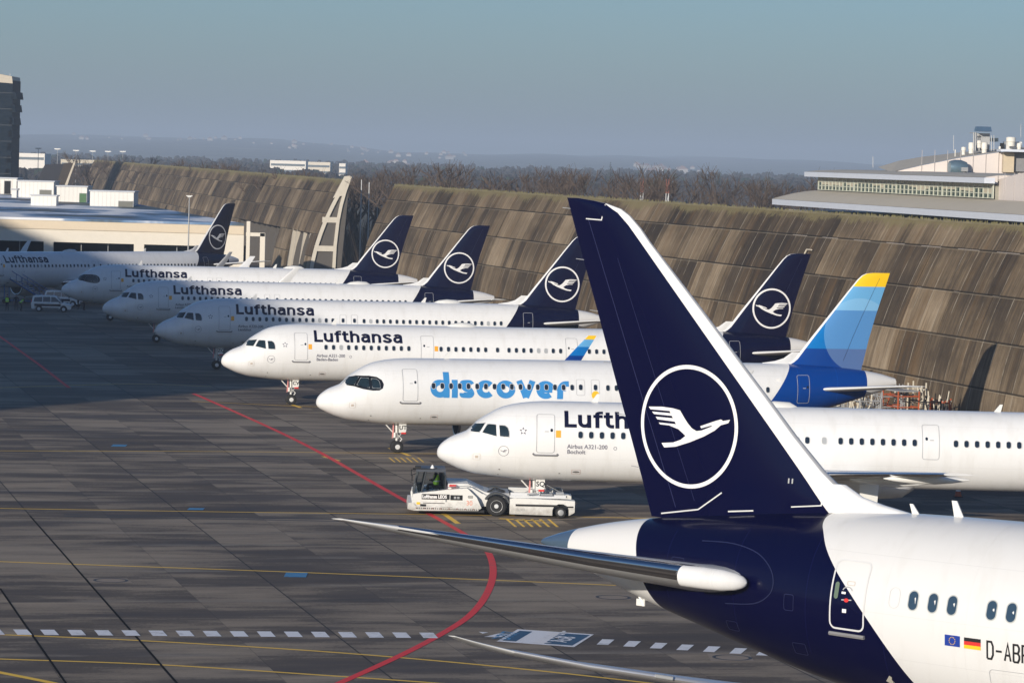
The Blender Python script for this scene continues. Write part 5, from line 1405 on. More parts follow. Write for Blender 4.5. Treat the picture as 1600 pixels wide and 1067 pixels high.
# conifers
def conifer(px, py, Y, w, lab):
    p = AY(px, py, Y); H = p.z + .3; r = thing('conifer_tree', lab, 'tree', (p.x, Y, -.3)); b = MB(); rc = random.Random(int(px))
    b2 = MB(); b2.tube((0, 0, 0), (0, 0, H * .9), .3, .08, 6); b2.build('trunk', m_bark, r)
    for k in range(420):
        t = rc.random() ** .8; z = H * (.12 + .88 * t); R0 = w * (1 - t) * rc.uniform(.5, 1.1) + .1; a = rc.uniform(0, 6.28); c = Vector((R0 * math.cos(a), R0 * math.sin(a), z)); s = .35 * (1.2 - t)
        b.add([c + Vector((rc.uniform(-s, s), rc.uniform(-s, s), s)), c + Vector((s * 1.6 * math.cos(a), s * 1.6 * math.sin(a), -s)), c + Vector((-s * 1.3 * math.sin(a), s * 1.3 * math.cos(a), -s * .4))], [(0, 1, 2)])
    b.build('crown', mat('conifer green', (.02, .038, .025), .9, var=.3), r, fix=False)
conifer(954, 253.5, 1500, 3.6, 'dark conifer rising above the far woodland, left of the striped masts'); conifer(1123, 264, 1500, 3, 'second dark conifer, farther right above the woodland'); conifer(1098, 266, 1500, 3, 'small dark conifer left of the second one')
# ---------------------------------------------------------------- lamp posts, masts, poles
def lamp_post(px, pyt, Y, lab, arms=True, grp='airfield lamp masts', zz=0):
    p = AY(px, pyt, Y); r = thing('lamp_mast', lab, 'lamp mast', (p.x, Y, zz), 0, grp); k = Y / 460
    b = MB(); b.tube((0, 0, 0), (0, 0, p.z), .12, .07, 8); b.build('pole', m_steel, r)
    if arms:
        b = MB(); b.box((0, 0, p.z + .06), (.8 * k, .3 * k, .12 * k)); b.box((0, 0, p.z - .06), (.5 * k, .25 * k, .1 * k)); b.build('lamp_head', m_wpaint, r)
    return r
lamp_post(296, 307, 458, 'slim grey lamp mast with twin heads before the low cream building', True)
lamp_post(60, 232.5, 900, 'tall lamp mast above the roof cabins, nearest of the far row', True)
for k, (px, py) in enumerate([(90, 233.3), (119, 235.7), (145, 236.7), (169, 237.2), (192, 237.3)]):
    lamp_post(px, py, 1000 + 90 * k, 'far lamp mast in the hazy row beyond the roof cabins', True, 'far row of lamp masts')
for px, py, Y, w in ((565, 281, 520, 1), (577, 285, 520, 1), (590, 315, 530, 1)):
    p = AY(px, py, Y); r = thing('flag_pole', {565: 'tallest bare white pole in the gap between the barriers', 577: 'bare white pole just right of the tallest one', 590: 'short grey pole nearest the near barrier'}[px], 'pole', (p.x, Y, 0)); b = MB(); b.tube((0, 0, 0), (0, 0, p.z), .11, .06, 8); b.build('pole', m_lgrey if px < 590 else m_grey, r); b = MB(); b.box((0, 0, .15), (.6, .6, .3)); b.build('base', m_grey, r)
def striped(px, py, Y, lab, hz):
    p = AY(px, py, Y); r = thing('striped_mast', lab, 'mast', (p.x, Y, -.3)); b = MB(); c = MB(); n = int(hz); st = (p.z + .3) / n
    for k in range(n):
        q = b if k % 2 else c
        for sx_, sy_ in ((-.17, -.17), (.17, -.17), (.17, .17), (-.17, .17)): q.tube((sx_, sy_, k * st), (sx_, sy_, (k + 1) * st), .045, n=4)
        q.box((0, 0, k * st + .1), (.42, .42, .10)); q.tube((-.17, -.17, k * st), (.17, -.17, (k + 1) * st), .035, n=4)
    b.build('white_sections', m_lgrey, r); c.build('red_sections', mat('faded mast red', (.26, .10, .075), .8), r)
striped(1003.5, 279, 455, 'red and white lattice mast, left of the pair above the barrier', 9); striped(1043.5, 280, 450, 'red and white lattice mast, right of the pair above the barrier', 9)
# ---------------------------------------------------------------- far buildings
def block(px0, px1, pyt, Y, lab, m, rows=2, dep=20):
    a = AY(px0, pyt, Y); c = AY(px1, pyt, Y); w = c.x - a.x; h = a.z + .3; r = thing('far_building', lab, 'building', (a.x, Y, -.3)); b = MB(); b.box((w / 2, dep / 2, h / 2), (w, dep, h)); b.build('wall', m, r)
    b = MB()
    for k in range(rows): b.box((w / 2, -.1, h - 2.2 - k * 3.2), (w * .94, .1, 1.1))
    b.build('window_band', mat('far glazing', (.12, .15, .18), .4), r); return r
fw = mat('far white cladding', (.80, .76, .70), .6)
block(18, 70, 239, 1500, 'long low white hangar in the haze beyond the tower', fw, 1); block(95, 150, 249, 1700, 'low pale building strip beyond the lamp masts', mat('far tan cladding', (.62, .55, .42), .7), 1)
block(422, 478, 250.5, 1800, 'white slab building above the left barrier', fw, 2); block(480, 516, 253, 1850, 'lower pale building right of the white slab building', mat('far cream cladding', (.66, .60, .50), .6), 2)
block(530, 540, 255.5, 1830, 'small white tower block in the far woods', fw, 3)
def house_mesh(w, d, h):
    b = MB(); b.box((0, 0, h / 2), (w, d, h)); wall = b.mesh('wall', fw); b = MB(); b.prism([(-w / 2 - .4, h), (w / 2 + .4, h), (0, h + w * .35)], -d / 2 - .3, d / 2 + .3); return wall, b.mesh('roof', mat('far roof', (.25, .14, .10), .8))
fw = mat('far house render', (.42, .38, .34), .7)
HM = [house_mesh(12, 9, 6), house_mesh(20, 10, 9), house_mesh(9, 9, 5)]
# hills and terrain far away
HX = np.linspace(-3400, 3400, 120); HY = np.linspace(4200, 15000, 40)
def hz_(x, y):
    px = 800 + x / y * 5400
    r_ = 0
    ridge = np.interp(px, [-200, 60, 250, 430, 560, 700, 830, 960, 1080, 1200, 1500, 1900], [62, 58, 60, 58, 46, 40, 44, 52, 44, 40, 36, 30])
    t = min(1, max(0, (y - 4200) / 7500)); t2 = t * t * (3 - 2 * t)
    return -3 + t2 * (ridge + 6 * math.sin(x * .0031 + y * .0004) + 4 * math.sin(x * .0083 + 1.3) + 2.5 * math.sin(x * .021))
b = MB(); vs = [(x, y, hz_(x, y)) for y in HY for x in HX]; nx = len(HX)
b.add(vs, [(j * nx + i, j * nx + i + 1, (j + 1) * nx + i + 1, (j + 1) * nx + i) for j in range(len(HY) - 1) for i in range(nx - 1)])
t = NT('wooded hills'); o = t.obj(); t.base(t.ramp(t.noise(o, .004, 6, .65), [(.42, (.03, .033, .022)), (.56, (.07, .07, .04)), (.66, (.16, .14, .09))])); t.set(Roughness=.95)
hl = b.build('hills', t.m, auto=60, fix=False); hl['kind'] = 'structure'
rs = random.Random(12)
def town(n, px0, px1, y0, y1):
    for _ in range(n):
        px = rs.uniform(px0, px1); Y = rs.uniform(y0, y1); X = (px - 800) / 5400 * Y; k = rs.randrange(3); s = rs.uniform(.4, .85)
        r = thing('far_house', 'tiny pale house on the hazy hillside', 'house', (X, Y, hz_(X, Y) - .5), rs.uniform(-.5, .5), 'houses scattered over the hazy hills', s); link('wall', HM[k][0], r); link('roof', HM[k][1], r)
town(40, 430, 720, 7500, 10500); town(34, 985, 1095, 5200, 7200); town(22, 100, 420, 8500, 11000); town(14, 560, 640, 5200, 6500)

# ---------------------------------------------------------------- haze: closed box of even air
b = MB(); b.box((0, 7900, 55), (19000, 16600, 114))
hz = b.build('haze', None, fix=True)
hm = bpy.data.materials.new('haze air'); hm.use_nodes = True; ht = hm.node_tree
for nd in list(ht.nodes):
    if nd.type == 'BSDF_PRINCIPLED': ht.nodes.remove(nd)
pv = ht.nodes.new('ShaderNodeVolumePrincipled'); pv.inputs['Color'].default_value = (.66, .80, 1.0, 1); pv.inputs['Density'].default_value = HAZE_D = 1.9e-4
pv.inputs['Anisotropy'].default_value = 0.0
ht.links.new(pv.outputs[0], ht.nodes['Material Output'].inputs['Volume'])
hz.data.materials.clear(); hz.data.materials.append(hm); tag(hz, 'thin blue winter haze over the airfield', 'haze', kind='stuff')

# ---------------------------------------------------------------- tow tractor under the nearest nose
def tractor():
    g = G(832.5, 802); r = thing('tow_tractor', 'low white tow tractor with glass cab, holding the nose wheel marked SQ', 'tow tractor', (g.x, g.y, 0), R(2.5))
    t = NT('tug paint with road dirt'); x, y, z = t.xyz(t.obj()); n_ = t.noise(t.obj(), 3.5, 6, .7)
    k = t.math('ADD', t.mapr(z, .9, .15, 0, .55), t.math('SUBTRACT', n_, .55))
    t.base(t.mix(t.mapr(k, .05, .6, 0, .7), (.70, .70, .68), (.22, .19, .155))); t.set(Roughness=.45); wp = t.m
    b = MB()
    for sy in (-1, 1):
        b.prism([(-6.35, .45), (-6.3, 1.05), (-6.0, 1.12), (-4.55, 1.32), (-3.5, 1.42), (-3.0, .95), (-2.75, .42), (-2.9, .30), (-6.0, .30)], sy * 2.0, sy * .9)
    b.prism([(-4.6, 1.3), (-4.5, 1.60), (-3.45, 1.60), (-2.6, 1.22), (-2.2, 1.12), (-2.2, .5), (-3.2, .4), (-4.6, .4)], -1.55, 1.55)
    b.box((-5.0, 0, .7), (2.4, 2.2, .8)); b.build('body', wp, r)
    b = MB(); b.prism([(-6.55, .30), (-6.5, .62), (-6.25, .62), (-6.1, .45), (-2.9, .40), (-2.9, .28), (-6.2, .22)], -2.08, 2.08); b.build('bumper', wp, r)
    b = MB(); 
    for k in range(8): b.box((-6.1 + k * .42, -2.10, .36), (.05, .03, .06))
    b.build('bumper_stripe', mat('dull red dots', (.30, .16, .14), .6), r)
    b = MB()
    for k in range(30): b.box((-6.05 + k * .105, -2.10, .36 - .001 * k), (.03, .03, .07))
    b.build('bumper_dots', m_black, r)
    b = MB(); b.box((-4.4, 0, .24), (3.6, 3.9, .12)); b.box((-.6, 0, .3), (5, 2.6, .2)); b.build('chassis', m_black, r)
    # rear arms round the nose wheel
    for sy in (-1, 1):
        b = MB(); b.prism([(-1.3, .15), (-1.3, .92), (-1.05, .98), (1.75, .90), (2.05, .88), (2.05, .30), (1.75, .12), (1.75, .45), (1.65, .62), (1.45, .72), (1.2, .72), (.98, .6), (.9, .4), (.9, .12)], sy * 2.0, sy * 1.15); a = b.build('rear_arm', wp, r)
        b = MB(); b.box((.1, sy * 2.01, .62), (2.2, .04, .10)); b.box((1.72, sy * 2.01, .58), (.5, .04, .07)); b.build('arm_slot', m_black, a)
        b = MB(); b.box((.0, sy * 1.5, 1.02), (2.6, .35, .10)); b.box((-.5, sy * 1.4, 1.14), (1.5, .2, .14)); b.box((1.3, sy * 1.5, 1.06), (.6, .4, .18)); b.build('arm_deck', m_lgrey, a)
        b = MB(); b.tube((1.1, sy * 1.3, 1.2), (1.5, sy * 1.3, 1.2), .08, n=8); b.tube((.3, sy * 1.6, 1.15), (.9, sy * 1.6, 1.15), .05, n=8); b.tube((-.4, sy * 1.7, 1.15), (.1, sy * 1.7, 1.2), .04, n=8); b.build('hydraulic_parts', m_steel, a)
        w = MB(); w.lathe([(-.2, .17), (-.19, .25), (-.1, .285), (.1, .285), (.19, .25), (.2, .17)], (1.33, sy * 1.85, .285), 'Y', 26); wh = w.build('wheel', m_black, r, auto=35)
        w = MB(); w.lathe([(-.215, .02), (-.21, .14), (-.19, .17), (.19, .17), (.21, .14), (.215, .02)], (1.33, sy * 1.85, .285), 'Y', 20); w.build('rim', m_grey, wh, auto=35)
        w = MB(); w.lathe([(-.22, .30), (-.21, .46), (-.15, .53), (.15, .53), (.21, .46), (.22, .30)], (-1.98, sy * 1.78, .53), 'Y', 32); wh = w.build('wheel', m_black, r, auto=35)
        w = MB(); w.lathe([(-.245, .02), (-.245, .09), (-.215, .12), (-.20, .25), (-.225, .31), (.225, .31), (.20, .25), (.215, .12), (.245, .09), (.245, .02)], (-1.98, sy * 1.78, .53), 'Y', 26); w.build('rim', m_lgrey, wh, auto=30)
        f = MB(); pts = arc(-1.98, .53, .62, .62, 15, 150, 12) + arc(-1.98, .53, .70, .70, 150, 15, 12); f.prism(pts, sy * 1.98, sy * 1.5); f.build('mudguard', mat('dark mudguard', (.05, .055, .06), .6), r)
    b = MB(); b.box((-.3, 0, .55), (.5, 2.4, .7)); b.box((.55, 0, .30), (.9, 1.6, .2)); b.tube((-.6, 0, .9), (.1, 0, 1.25), .12, n=8); b.box((-1.9, 0, .9), (1.2, 2.6, .5)); b.build('cradle', m_grey, r)
    b = MB(); b.tube((.35, -.7, 1.0), (1.7, -.9, 1.0), .05, n=6); b.tube((.2, -.1, 1.75), (1.6, -.5, 1.08), .02, n=5); b.build('cradle_rods', m_steel, r)
    # cab
    x0, x1 = -6.28, -4.62
    cb = [(-6.25, 1.02), (-6.02, 2.28), (-4.75, 2.20), (-4.62, 1.98), (-4.62, 1.32), (-4.9, 1.26), (-6.1, 1.0)]
    fr = mat('cab frame', (.035, .042, .05), .4)
    b = MB()
    for y in (-1.7, .5):
        for p, q in zip(cb, cb[1:] + cb[:1]): b.tube((p[0], y, p[1]), (q[0], y, q[1]), .045, n=6)
        b.tube((-5.85, y, 1.07), (-5.62, y, 2.26), .045, n=6)
    for p in cb: b.tube((p[0], -1.7, p[1]), (p[0], .5, p[1]), .045, n=6)
    cab = b.build('cab_frame', fr, r)
    b = MB(); b.box((-5.38, -.6, 2.26), (1.5, 2.4, .12)); b.build('cab_roof', mat('cab roof', (.05, .06, .08), .5), r)
    gl = bpy.data.materials.get('cab glass')
    t = NT('cab glass'); t.set(Roughness=.02, Transmission_Weight=1.0, IOR=1.03); t.base((.45, .55, .6)); t.b.inputs['Specular IOR Level'].default_value = .15
    b = MB(); b.add([(p[0], -1.7, p[1]) for p in (cb[0], cb[1], (-5.62, 2.26), (-5.85, 1.07))], [(0, 1, 2, 3)]); b.add([(p[0], -1.7, p[1]) for p in ((-5.85, 1.07), (-5.62, 2.26), cb[2], cb[3], cb[4])], [(0, 1, 2, 3, 4)])
    b.add([(cb[0][0], -1.7, cb[0][1]), (cb[1][0], -1.7, cb[1][1]), (cb[1][0], .5, cb[1][1]), (cb[0][0], .5, cb[0][1])], [(0, 1, 2, 3)])
    b.build('cab_windows', t.m, r, fix=False)
    b = MB(); b.box((-4.7, -.6, 1.6), (.08, 2.1, .9)); b.box((-5.0, -.5, 1.35), (.5, .8, .2)); b.box((-4.85, -.5, 1.75), (.15, .6, .7)); b.box((-5.95, -.6, 1.3), (.25, 1.2, .4)); b.build('cab_interior', mat('cab interior', (.03, .035, .04), .8), r)
    b = MB(); b.tube((-6.3, -1.5, 2.32), (-5.9, -1.4, 2.36), .05, n=6); b.box((-6.05, -1.5, 2.4), (.3, .2, .14)); b.tube((-5.9, -1.7, 2.35), (-4.8, -1.7, 2.3), .03, n=6); b.build('work_lights', m_black, r)
    b = MB(); b.lathe([(2.3, .1), (2.36, .1), (2.45, .05), (2.5, .02)], (-5.3, -1.0, 0), 'Z', 12); b.build('beacon', m_wplain, r)
    b = MB(); b.box((-4.25, -1.72, 1.50), (.35, .2, .13)); b.build('red_lamp', m_red, r)
    b = MB(); b.tube((-6.15, -1.75, 2.1), (-6.35, -2.0, 2.05), .02, n=5); b.box((-6.35, -2.05, 1.9), (.06, .16, .34)); b.tube((-6.15, .55, 2.1), (-6.35, .9, 2.05), .02, n=5); b.box((-6.35, .95, 1.9), (.06, .16, .34)); b.build('mirrors', m_black, r)
    b = MB()
    for k in range(5): b.path([(-2.6 + .1 * k, -1.2 + .35 * k, 1.15), (-2.0, -1.1 + .35 * k, 1.28 + .04 * (k % 2)), (-1.2, -1.0 + .3 * k, 1.05)], .022, n=5)
    b.build('hoses', m_black, r)
    b = MB(); b.tube((-4.5, -1.9, 1.45), (-3.4, -1.9, 1.55), .02, n=5); b.tube((-3.4, -1.9, 1.55), (-2.7, -1.9, 1.15), .02, n=5); b.tube((-3.9, -1.9, 1.35), (-3.9, -1.9, 1.5), .02, n=5); b.build('hand_rail', m_steel, r)
    # lettering panels
    b = MB(); b.box((-5.12, -2.015, .95), (1.42, .03, .27)); pn = b.build('name_panel', m_black, r)
    vs, fs = font_text('Lufthansa LEOS', .235, .010); q = MB(); q.add([(-5.80 + p[0] * .84, -2.035, .88 + p[1]) for p in vs], fs); q.build('name_lettering', m_wplain, pn, fix=False)
    b = MB(); b.box((-4.05, -2.01, .93), (.62, .03, .26)); gp = b.build('grille', m_dark, r)
    b = MB(); b.box((-4.12, -2.03, .93), (.12, .03, .12)); b.box((-3.95, -2.03, .93), (.12, .03, .12)); b.box((-4.58, -2.01, .88), (.07, .03, .36)); b.build('grille_parts', m_grey, gp)
    vs, fs = font_text('30', .34, .0); q = MB(); q.add([(-3.55 + p[0], -2.012, .55 + p[1]) for p in vs], fs); q.build('fleet_number', mat('faded red number', (.72, .25, .16), .5), r, fix=False)
    q = MB(); vs, fs = ringband([(p[0] - 3.33, p[1] + .98) for p in rrect(.26, .13, .05, 2, 0)], [(p[0] - 3.33, p[1] + .98) for p in rrect(.22, .09, .04, 2, 0)]); q.add([(p[0], -2.012, p[1]) for p in vs], fs)
    for k in (-1, 0, 1): q.box((-3.33 + k * .06, -2.012, .98), (.03, .01, .05))
    q.build('number_plate', m_black, r)
    vs, fs = font_text('26 959', .16, .0); q = MB(); q.add([(-.95 + p[0], -2.012, .32 + p[1]) for p in vs], fs); q.build('fleet_number', m_grey, r, fix=False)
    b = MB(); b.box((-6.0, -2.01, .6), (.18, .02, .12)); b.build('reflector', m_yellow, r); b = MB(); b.box((-5.2, -2.0, .62), (1.1, .02, .03)); b.box((-5.2, -2.0, .42), (1.9, .02, .03)); b.box((-5.75, -2.0, .5), (.3, .04, .12)); b.build('body_gaps', m_dark, r)
    b = MB(); b.box((-6.32, -1.5, .8), (.06, .3, .18)); b.box((-6.32, 1.5, .8), (.06, .3, .18)); b.build('headlight', m_lgrey, r)
    return r
TR = tractor()
# ---------------------------------------------------------------- people
def person(label, loc, rz, H=1.78, vest=True, pose='stand', trousers=None):
    k = H / 1.78; r = thing('person', label, 'person', loc, rz)
    J = {'pel': (0, 0, .95), 'chest': (0, .0, 1.28), 'neck': (0, .01, 1.50), 'head': (0, .03, 1.66), 'top': (0, .03, 1.76)}
    if pose == 'sit':
        pts = [(0, 0, .45), (0, -.02, .80), (0, -.0, 1.0), (0, .03, 1.15), (0, .03, 1.26), (.1, .42, .45), (.1, .45, .05), (.1, .58, .03), (-.1, .42, .45), (-.1, .45, .05), (-.1, .58, .03), (.2, -.02, .93), (.24, .12, .66), (.18, .36, .72), (-.2, -.02, .93), (-.24, .12, .66), (-.18, .36, .72), (.09, .05, .45), (-.09, .05, .45)]
    elif pose == 'bend':
        pts = [(0, -.1, .92), (0, .12, 1.18), (0, .26, 1.34), (0, .34, 1.46), (0, .38, 1.56), (.1, .02, .5), (.11, -.04, .07), (.12, .12, .03), (-.1, .04, .5), (-.11, -.06, .07), (-.12, .1, .03), (.2, .24, 1.24), (.24, .36, .98), (.2, .55, .86), (-.2, .24, 1.24), (-.24, .34, .98), (-.2, .52, .84), (.09, -.1, .88), (-.09, -.1, .88)]
    else:
        pts = [(0, 0, .95), (0, 0, 1.28), (0, .01, 1.46), (0, .02, 1.58), (0, .03, 1.70), (.11, .02, .5), (.13, -.02, .07), (.14, .14, .03), (-.11, .0, .5), (-.14, -.03, .07), (-.15, .13, .03), (.21, 0, 1.40), (.27, .0, 1.12), (.27, .12, .88), (-.21, 0, 1.40), (-.28, -.0, 1.12), (-.26, .10, .88), (.09, 0, .90), (-.09, 0, .90)]
    rad = [.15, .165, .075, .085, .075, .075, .05, .045, .075, .05, .045, .07, .05, .035, .07, .05, .035, .10, .10]
    E = [(0, 1), (1, 2), (2, 3), (3, 4), (0, 17), (17, 5), (5, 6), (6, 7), (0, 18), (18, 8), (8, 9), (9, 10), (2, 11), (11, 12), (12, 13), (2, 14), (14, 15), (15, 16)]
    me = bpy.data.meshes.new('body'); me.from_pydata([tuple(q * k for q in p) for p in pts], E, []); me.materials.append(m_cloth)
    o = link('body', me, None); sk = o.modifiers.new('skin', 'SKIN'); 
    for i, v in enumerate(me.skin_vertices[0].data): v.radius = (rad[i] * k * .95, rad[i] * k * .9)
    me.skin_vertices[0].data[0].use_root = True
    ss = o.modifiers.new('sub', 'SUBSURF'); ss.levels = 1; ss.render_levels = 1
    dg = bpy.context.evaluated_depsgraph_get(); nm = bpy.data.meshes.new_from_object(o.evaluated_get(dg)); bpy.data.objects.remove(o)
    nm.materials.clear(); nm.materials.append(m_cloth); nm.materials.append(m_skin)
    hz0 = pts[3][2] * k - .05
    for p in nm.polygons:
        c = p.center
        if c.z > hz0: p.material_index = 1
        for hd in (pts[13], pts[16]):
            if (c - Vector(hd) * k).length < .07: p.material_index = 1
        p.use_smooth = True
    link('body', nm, r)
    hp = Vector(pts[4]) * k; b = MB(); b.lathe([(-.06, .085), (-.01, .10), (.04, .085), (.075, .03)], (hp.x, hp.y - .02, hp.z + .01), 'Z', 12); b.build('hair', m_hair, r, auto=60)
    if vest:
        a = Vector(pts[0]) * k; c = Vector(pts[1]) * k; n_ = Vector(pts[2]) * k; b = MB()
        rings = [(a.lerp(c, .05), .195, .15), (a.lerp(c, .6), .20, .16), (c, .215, .165), (c.lerp(n_, .75), .20, .13), (n_, .10, .09)]; N = 14; off = 0; vs = []
        for p, wx_, wy in rings:
            for i in range(N): t_ = 2 * PI * i / N; vs.append((p.x + wx_ * k * math.cos(t_), p.y + wy * k * math.sin(t_), p.z))
        b.add(vs, [(j * N + i, j * N + (i + 1) % N, (j + 1) * N + (i + 1) % N, (j + 1) * N + i) for j in range(4) for i in range(N)]); v_ = b.build('vest', m_vest, r, auto=60)
        b = MB(); p, wx_, wy = rings[1]; b.lathe([(-.03, .212 * k), (.03, .212 * k)], (p.x, p.y, p.z), 'Z', 14); b.build('reflective_band', m_lgrey, v_, auto=60)
    return r
d_ = person('person in yellow green vest sitting at the wheel in the tow tractor cab', (TR.location.x - 5.05, TR.location.y - 1.15, 1.0), R(80), 1.8, True, 'sit')
def at_px(px, py): p = G(px, py); return (p.x, p.y, 0)
person('person in yellow green vest standing apart, leftmost on the shaded apron', at_px(11, 486), R(160), 1.85)
person('person in dark clothes standing between the two in yellow green vests', at_px(25, 485), R(200), 1.8, False)
person('person in yellow green vest bending forward beside the white van', at_px(33, 486), R(-70), 1.78, True, 'bend')
person('person in dark clothes left of a pair under the airliner nose by the vans', at_px(122, 484), R(90), 1.75, False)
person('person in dark clothes right of a pair under the airliner nose by the vans', at_px(131, 485), R(250), 1.75, False)
# ---------------------------------------------------------------- vans
def van(label, loc, rz):
    r = thing('van', label, 'van', loc, rz, 'white vans on the shaded apron')
    low = [(-2.2, .42), (-2.25, .95), (-2.2, 1.05), (1.15, 1.02), (1.95, .88), (2.2, .72), (2.25, .45), (2.1, .28), (1.82, .28)] + arc(1.38, .32, .40, .40, 0, 180, 8) + arc(-1.35, .32, .40, .40, 0, 180, 8) + [(-2.1, .28)]
    up = [(-2.18, 1.03), (-2.05, 1.70), (-1.85, 1.80), (.2, 1.80), (.55, 1.70), (1.25, 1.0)]
    b = MB(); b.prism(low, -.92, .92)
    n = len(up); vs = [(p[0], -.90 + .16 * max(0, (p[1] - 1.03) / .77), p[1]) for p in up] + [(p[0], .90 - .16 * max(0, (p[1] - 1.03) / .77), p[1]) for p in up]
    b.add(vs, [tuple(range(n)), tuple(range(2 * n - 1, n - 1, -1))] + [(i, n + i, n + (i + 1) % n, (i + 1) % n) for i in range(n)]); bd = b.build('body', m_wpaint, r)
    mod = bd.modifiers.new('bevel', 'BEVEL'); mod.width = .05; mod.segments = 2; mod.limit_method = 'ANGLE'; mod.angle_limit = R(40)
    def Y(z): return -.90 + .16 * max(0, (z - 1.03) / .77) - .012
    for pts in ([(-1.95, 1.12), (-1.85, 1.60), (-1.0, 1.66), (-1.0, 1.12)], [(-.92, 1.12), (-.92, 1.66), (-.1, 1.68), (-.1, 1.12)], [(-.02, 1.12), (-.02, 1.68), (.42, 1.64), (1.0, 1.12)]):
        for sg_ in (1, -1):
            b = MB(); b.add([(p[0], sg_ * Y(p[1]), p[1]) for p in pts], [tuple(range(len(pts)))]); b.build('side_window', m_glass, r, fix=False)
    b = MB(); b.add([(.60, -.72, 1.67), (1.22, -.84, 1.06), (1.22, .84, 1.06), (.60, .72, 1.67)], [(0, 1, 2, 3)]); b.v = [(p[0] + .03, p[1], p[2] + .02) for p in b.v]; b.build('windscreen', m_glass, r, fix=False)
    b = MB(); b.box((-.4, -.93, .76), (2.9, .02, .26)); b.build('dark_stripe', m_navyp, r); b = MB(); b.box((-.1, -.93, .42), (1.9, .03, .10)); b.build('sill_strip', m_black, r)
    for x in (1.38, -1.35):
        for sy in (-1, 1):
            w = MB(); w.lathe([(-.1, .2), (-.1, .30), (-.06, .325), (.06, .325), (.1, .30), (.1, .2)], (x, sy * .83, .325), 'Y', 22); wh = w.build('wheel', m_black, r, auto=35)
            w = MB(); w.lathe([(-.11, .03), (-.105, .18), (-.09, .21), (.09, .21), (.105, .18), (.11, .03)], (x, sy * .83, .325), 'Y', 18); w.build('rim', m_lgrey, wh, auto=35)
    b = MB(); b.box((2.12, -.68, .78), (.2, .3, .14)); b.build('headlight', m_lgrey, r); b = MB(); b.box((2.12, .68, .78), (.2, .3, .14)); b.build('headlight', m_lgrey, r); b = MB(); b.box((-2.2, -.82, 1.1), (.06, .12, .5)); b.build('tail_light', m_red, r)
    b = MB(); b.box((2.2, 0, .5), (.12, 1.5, .2)); b.build('grille', m_black, r); b = MB(); b.box((.95, -1.0, 1.1), (.14, .16, .12)); b.build('mirror', m_black, r)
    return r
g = G(79, 487.5); v1 = van('white van with a dark stripe along its side, in front of the other van', (g.x, g.y + .9, 0), R(3))
g = G(96, 480); dup(v1, (g.x, g.y + 2.5, 0), R(-14), 'white van half hidden behind the front van, under the airliner nose')
# ---------------------------------------------------------------- passenger stairs at the two farthest airliners
def stairs(label, loc, rz, h=3.2, col=None):
    r = thing('boarding_stairs', label, 'stairs', loc, rz, 'boarding stairs by the far airliners'); L = 5.2; m = col or m_steel
    for sy in (-1, 1):
        b = MB(); b.tube((0, sy * .7, .5), (L, sy * .7, h), .07, n=6); b.tube((L, sy * .7, h), (L + 1.4, sy * .7, h), .07, n=6)
        b.tube((0, sy * .75, 1.5), (L, sy * .75, h + 1.05), .04, n=6); b.tube((L, sy * .75, h + 1.05), (L + 1.4, sy * .75, h + 1.05), .04, n=6)
        for k in range(8): x = L * k / 7; z = .5 + (h - .5) * k / 7; b.tube((x, sy * .75, z), (x, sy * .75, z + 1.05), .03, n=5)
        b.tube((L + 1.3, sy * .75, h), (L + 1.3, sy * .75, h + 1.05), .03, n=5); b.build('side_rail', m, r)
    b = MB()
    for k in range(14): b.box((L * (k + .5) / 14, 0, .5 + (h - .5) * (k + 1) / 14), (.36, 1.35, .05))
    b.box((L + .7, 0, h), (1.5, 1.4, .08)); b.build('steps', m_lgrey, r)
    b = MB()
    for x, y in ((.8, -.7), (.8, .7), (L, -.7), (L, .7)): b.tube((x, y, .3), (x, y, h if x > 1 else .9), .06, n=6)
    b.tube((.8, -.7, .3), (L, -.7, h * .9), .04, n=5); b.tube((.8, -.7, .35), (L, -.7, .35), .06, n=6); b.tube((.8, .7, .35), (L, .7, .35), .06, n=6); b.build('under_frame', m, r)
    for x, y in ((.8, -.7), (.8, .7), (L, -.7), (L, .7)):
        w = MB(); w.lathe([(-.08, .1), (-.08, .24), (.08, .24), (.08, .1)], (x, y, .24), 'Y', 16); w.build('wheel', m_black, r, auto=35)
    return r
mb_ = mat('blue painted steel', (.03, .10, .28), .5)
g = G(30, 480); s1_ = stairs('blue steel boarding stairs at the door of the leftmost airliner', (g.x + 2.2, g.y + 8, 0), R(165), 3.2, mb_)
g = G(182, 502); s2_ = stairs('grey boarding stairs half hidden behind the third nose from the left', (g.x + 4.5, g.y - 3.2, 0), R(100), 3.2, mat('orange railing', (.5, .2, .03), .6))
